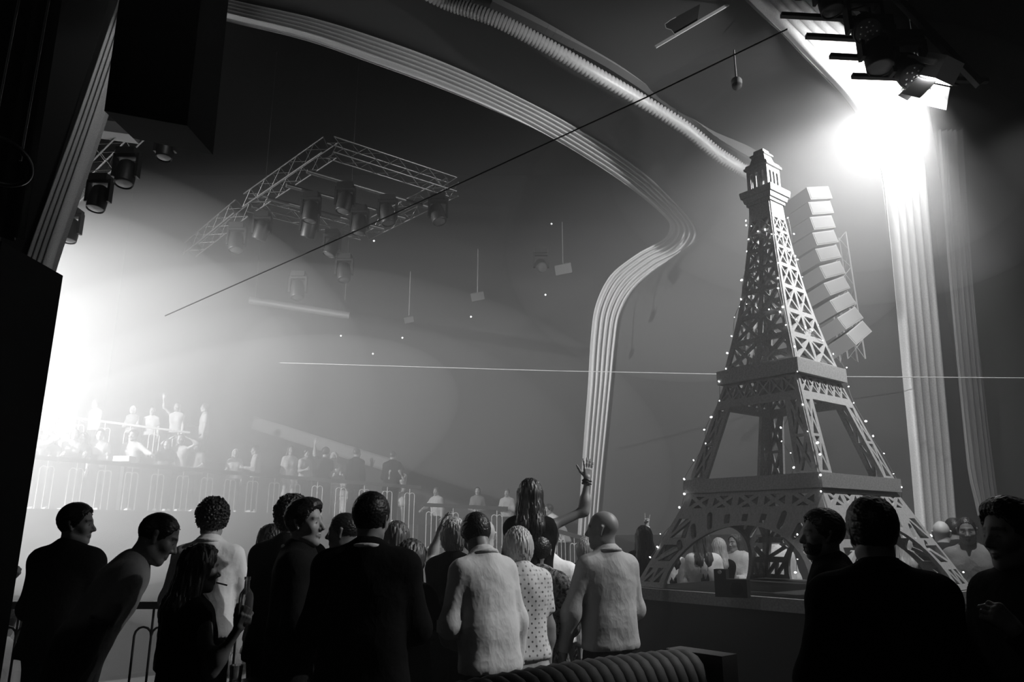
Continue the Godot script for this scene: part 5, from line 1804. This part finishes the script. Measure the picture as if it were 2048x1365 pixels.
func terrace() -> Array:
	var out := []
	var rows := [
		[78, 858, "m", "man in a dark tee raising both hands to his brow on the lower terrace", "tee", "mid_grey_cloth", "short", ["head", "head"], 10, 0],
		[107, 868, "f", "woman in black with lifted hands next to the man shading his brow", "tank", "black_suit", "long", ["phone", "drink"], 0, 0],
		[150, 858, "f", "woman in a white strapless top and trousers at the lower terrace railing", "tank", "white_shirt", "bob", ["drink", "drink"], 40, 0],
		[169, 866, "f", "woman with dark hair behind the woman in white", "tee", "dark_shirt", "long", ["drink", "down"], -10, 0],
		[202, 859, "m", "man in an open white shirt at the lower terrace railing", "shirt", "white_shirt", "short", ["drink", "drink"], 25, 0],
		[268, 861, "m", "waiter in a dark waistcoat at the lower terrace railing", "shirt", "white_shirt", "short", ["down", "out"], 0, 0],
		[335, 880, "f", "woman in dark clothes beside the waiter", "tee", "dark_shirt", "long", ["fold", "fold"], 15, 0],
		[363, 869, "f", "woman with both hands in her hair on the lower terrace", "tank", "pale_shirt", "bob", ["head", "head"], 0, 0],
		[396, 884, "m", "man in grey dim in the smoke on the lower terrace", "tee", "mid_grey_cloth", "short", ["front", "front"], -20, 0],
		[472, 899, "f", "fair woman dim in the smoke on the lower terrace", "tee", "pale_shirt", "long", ["drink", "down"], 20, 0],
		[512, 893, "m", "man in a white shirt turned sideways in the smoke", "shirt", "white_shirt", "short", ["down", "drink"], -70, 0],
		[582, 893, "f", "woman in white beside the man with the shoulder strap", "tee", "white_shirt", "long", ["down", "down"], 30, 0],
		[613, 899, "m", "man in white with a dark shoulder strap", "tee", "white_shirt", "short", ["drink", "down"], 60, 0],
		[652, 896, "m", "man in black with an arm raised by the slanting parapet", "tee", "dark_shirt", "short", ["fold", "raise"], 160, 1],
		[669, 905, "f", "woman in a white bustier with fair hair at the railing", "tank", "white_shirt", "bob", ["fold", "drink"], -10, 1],
		[714, 897, "m", "man in a black suit before the slanting parapet", "jacket", "black_suit", "buzz", ["down", "down"], 150, 1],
		[786, 903, "m", "big man in a black suit at the end of the slanting parapet", "jacket", "black_suit", "buzz", ["front", "front"], 160, 1],
		[802, 930, "f", "woman in shorts raising a phone at the railing end", "tank", "pale_shirt", "bob", ["phone", "phone"], -20, 1],
		[686, 946, "f", "dark haired woman in a white bodice looking over the railing", "tank", "white_shirt", "short", ["down", "down"], 0, 1],
		[873, 976, "m", "man in a pale shirt leaning on the dark handrail", "shirt", "pale_shirt", "short", ["lean", "down"], -30, 2],
		[955, 975, "f", "woman in a dark jacket and white blouse behind the dark handrail", "shirt", "mid_grey_cloth", "bob", ["front", "front"], 0, 2],
		[1014, 979, "m", "bearded man in a white shirt behind the dark handrail", "shirt", "white_shirt", "short", ["drink", "fold"], -15, 2],
		[143, 783, "f", "woman in a short white dress on the middle terrace", "tee", "white_shirt", "long", ["down", "drink"], 170, 3],
		[95, 792, "m", "man in grey on the middle terrace by the black pier", "tee", "mid_grey_cloth", "short", ["front", "front"], 20, 3],
		[193, 800, "m", "man in a pale tee on the middle terrace", "tee", "pale_shirt", "short", ["drink", "down"], -20, 3],
		[268, 812, "f", "fair haired woman on the middle terrace", "tank", "mid_grey_cloth", "bob", ["fold", "fold"], 0, 3],
		[306, 815, "m", "man lost in smoke on the middle terrace", "tee", "pale_shirt", "short", ["down", "down"], 10, 3],
		[356, 806, "f", "woman throwing up her arm on the middle terrace", "tank", "pale_shirt", "long", ["raise", "down"], 0, 3],
		[411, 808, "m", "man in white far back in the smoke", "tee", "white_shirt", "short", ["drink", "down"], -60, 3],
	]
	for r in rows:
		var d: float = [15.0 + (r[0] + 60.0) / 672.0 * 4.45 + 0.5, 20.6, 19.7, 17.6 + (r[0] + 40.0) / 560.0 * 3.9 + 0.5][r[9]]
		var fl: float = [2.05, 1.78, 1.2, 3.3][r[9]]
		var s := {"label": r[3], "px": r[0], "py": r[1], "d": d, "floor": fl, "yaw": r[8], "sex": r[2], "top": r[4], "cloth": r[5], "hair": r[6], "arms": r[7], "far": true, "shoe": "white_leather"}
		if r[5] == "white_shirt" and r[2] == "f": s.legs = "pale_jeans"
		if r[3].contains("dress") or r[3].contains("shorts"):
			s.skirt = true
			s.legs = "white_shirt"
		if r[0] % 3 == 0: s.hair_mat = "brown_hair"
		if r[3].contains("fair"): s.hair_mat = "blond_hair"
		s.skin = 0.26
		if s.cloth == "white_shirt" or s.cloth == "pale_shirt": s.cloth = "dimmed_pale_cloth"  # white and pale clothes painted darker to offset the strong stage light
		if s.has("legs"): s.legs = "dimmed_pale_cloth"
		out.append(s)
	return out

# ---------------------------------------------------------------- smoke
func build_smoke() -> void:
	var k := 0
	var puffs := [[1690, 335, 9.9, 3.4, 2.0, 0.18, 0.6, 2], [1450, 440, 10.6, 3.4, 2.4, 0.08, 0.6, 1], [120, 740, 15.0, 6.6, 4.4, 0.05, 0.7, 2], [620, 900, 15.5, 7.4, 3.8, 0.05, 0.55, 2], [400, 925, 13.0, 4.6, 1.8, 0.11, 0.55, 1], [530, 790, 13.3, 0.8, 1.5, 0.12, 0.8, 1]]
	for s in puffs:
		for q in int(s[7]):
			var r: float = 1.0 - (0.24 if s[7] < 3 else 0.2) * q
			var f := FogVolume.new()
			f.name = numbered("smoke_puff")
			f.shape = 0   # ellipsoid
			f.size = Vector3(s[3], s[4], s[3] * s[6]) * 2.0 * r
			var m := FogMaterial.new()
			m.albedo = Color.WHITE
			m.density = s[5] / s[7]
			f.material = m
			f.position = at(s[0], s[1], s[2])
			f.rotation.z = 0.3 * sin(k * 2.0)
			add_child(f)
			tag(f, "drifting smoke in the beam of the flood lamps", "smoke", "", "stuff")
		k += 1
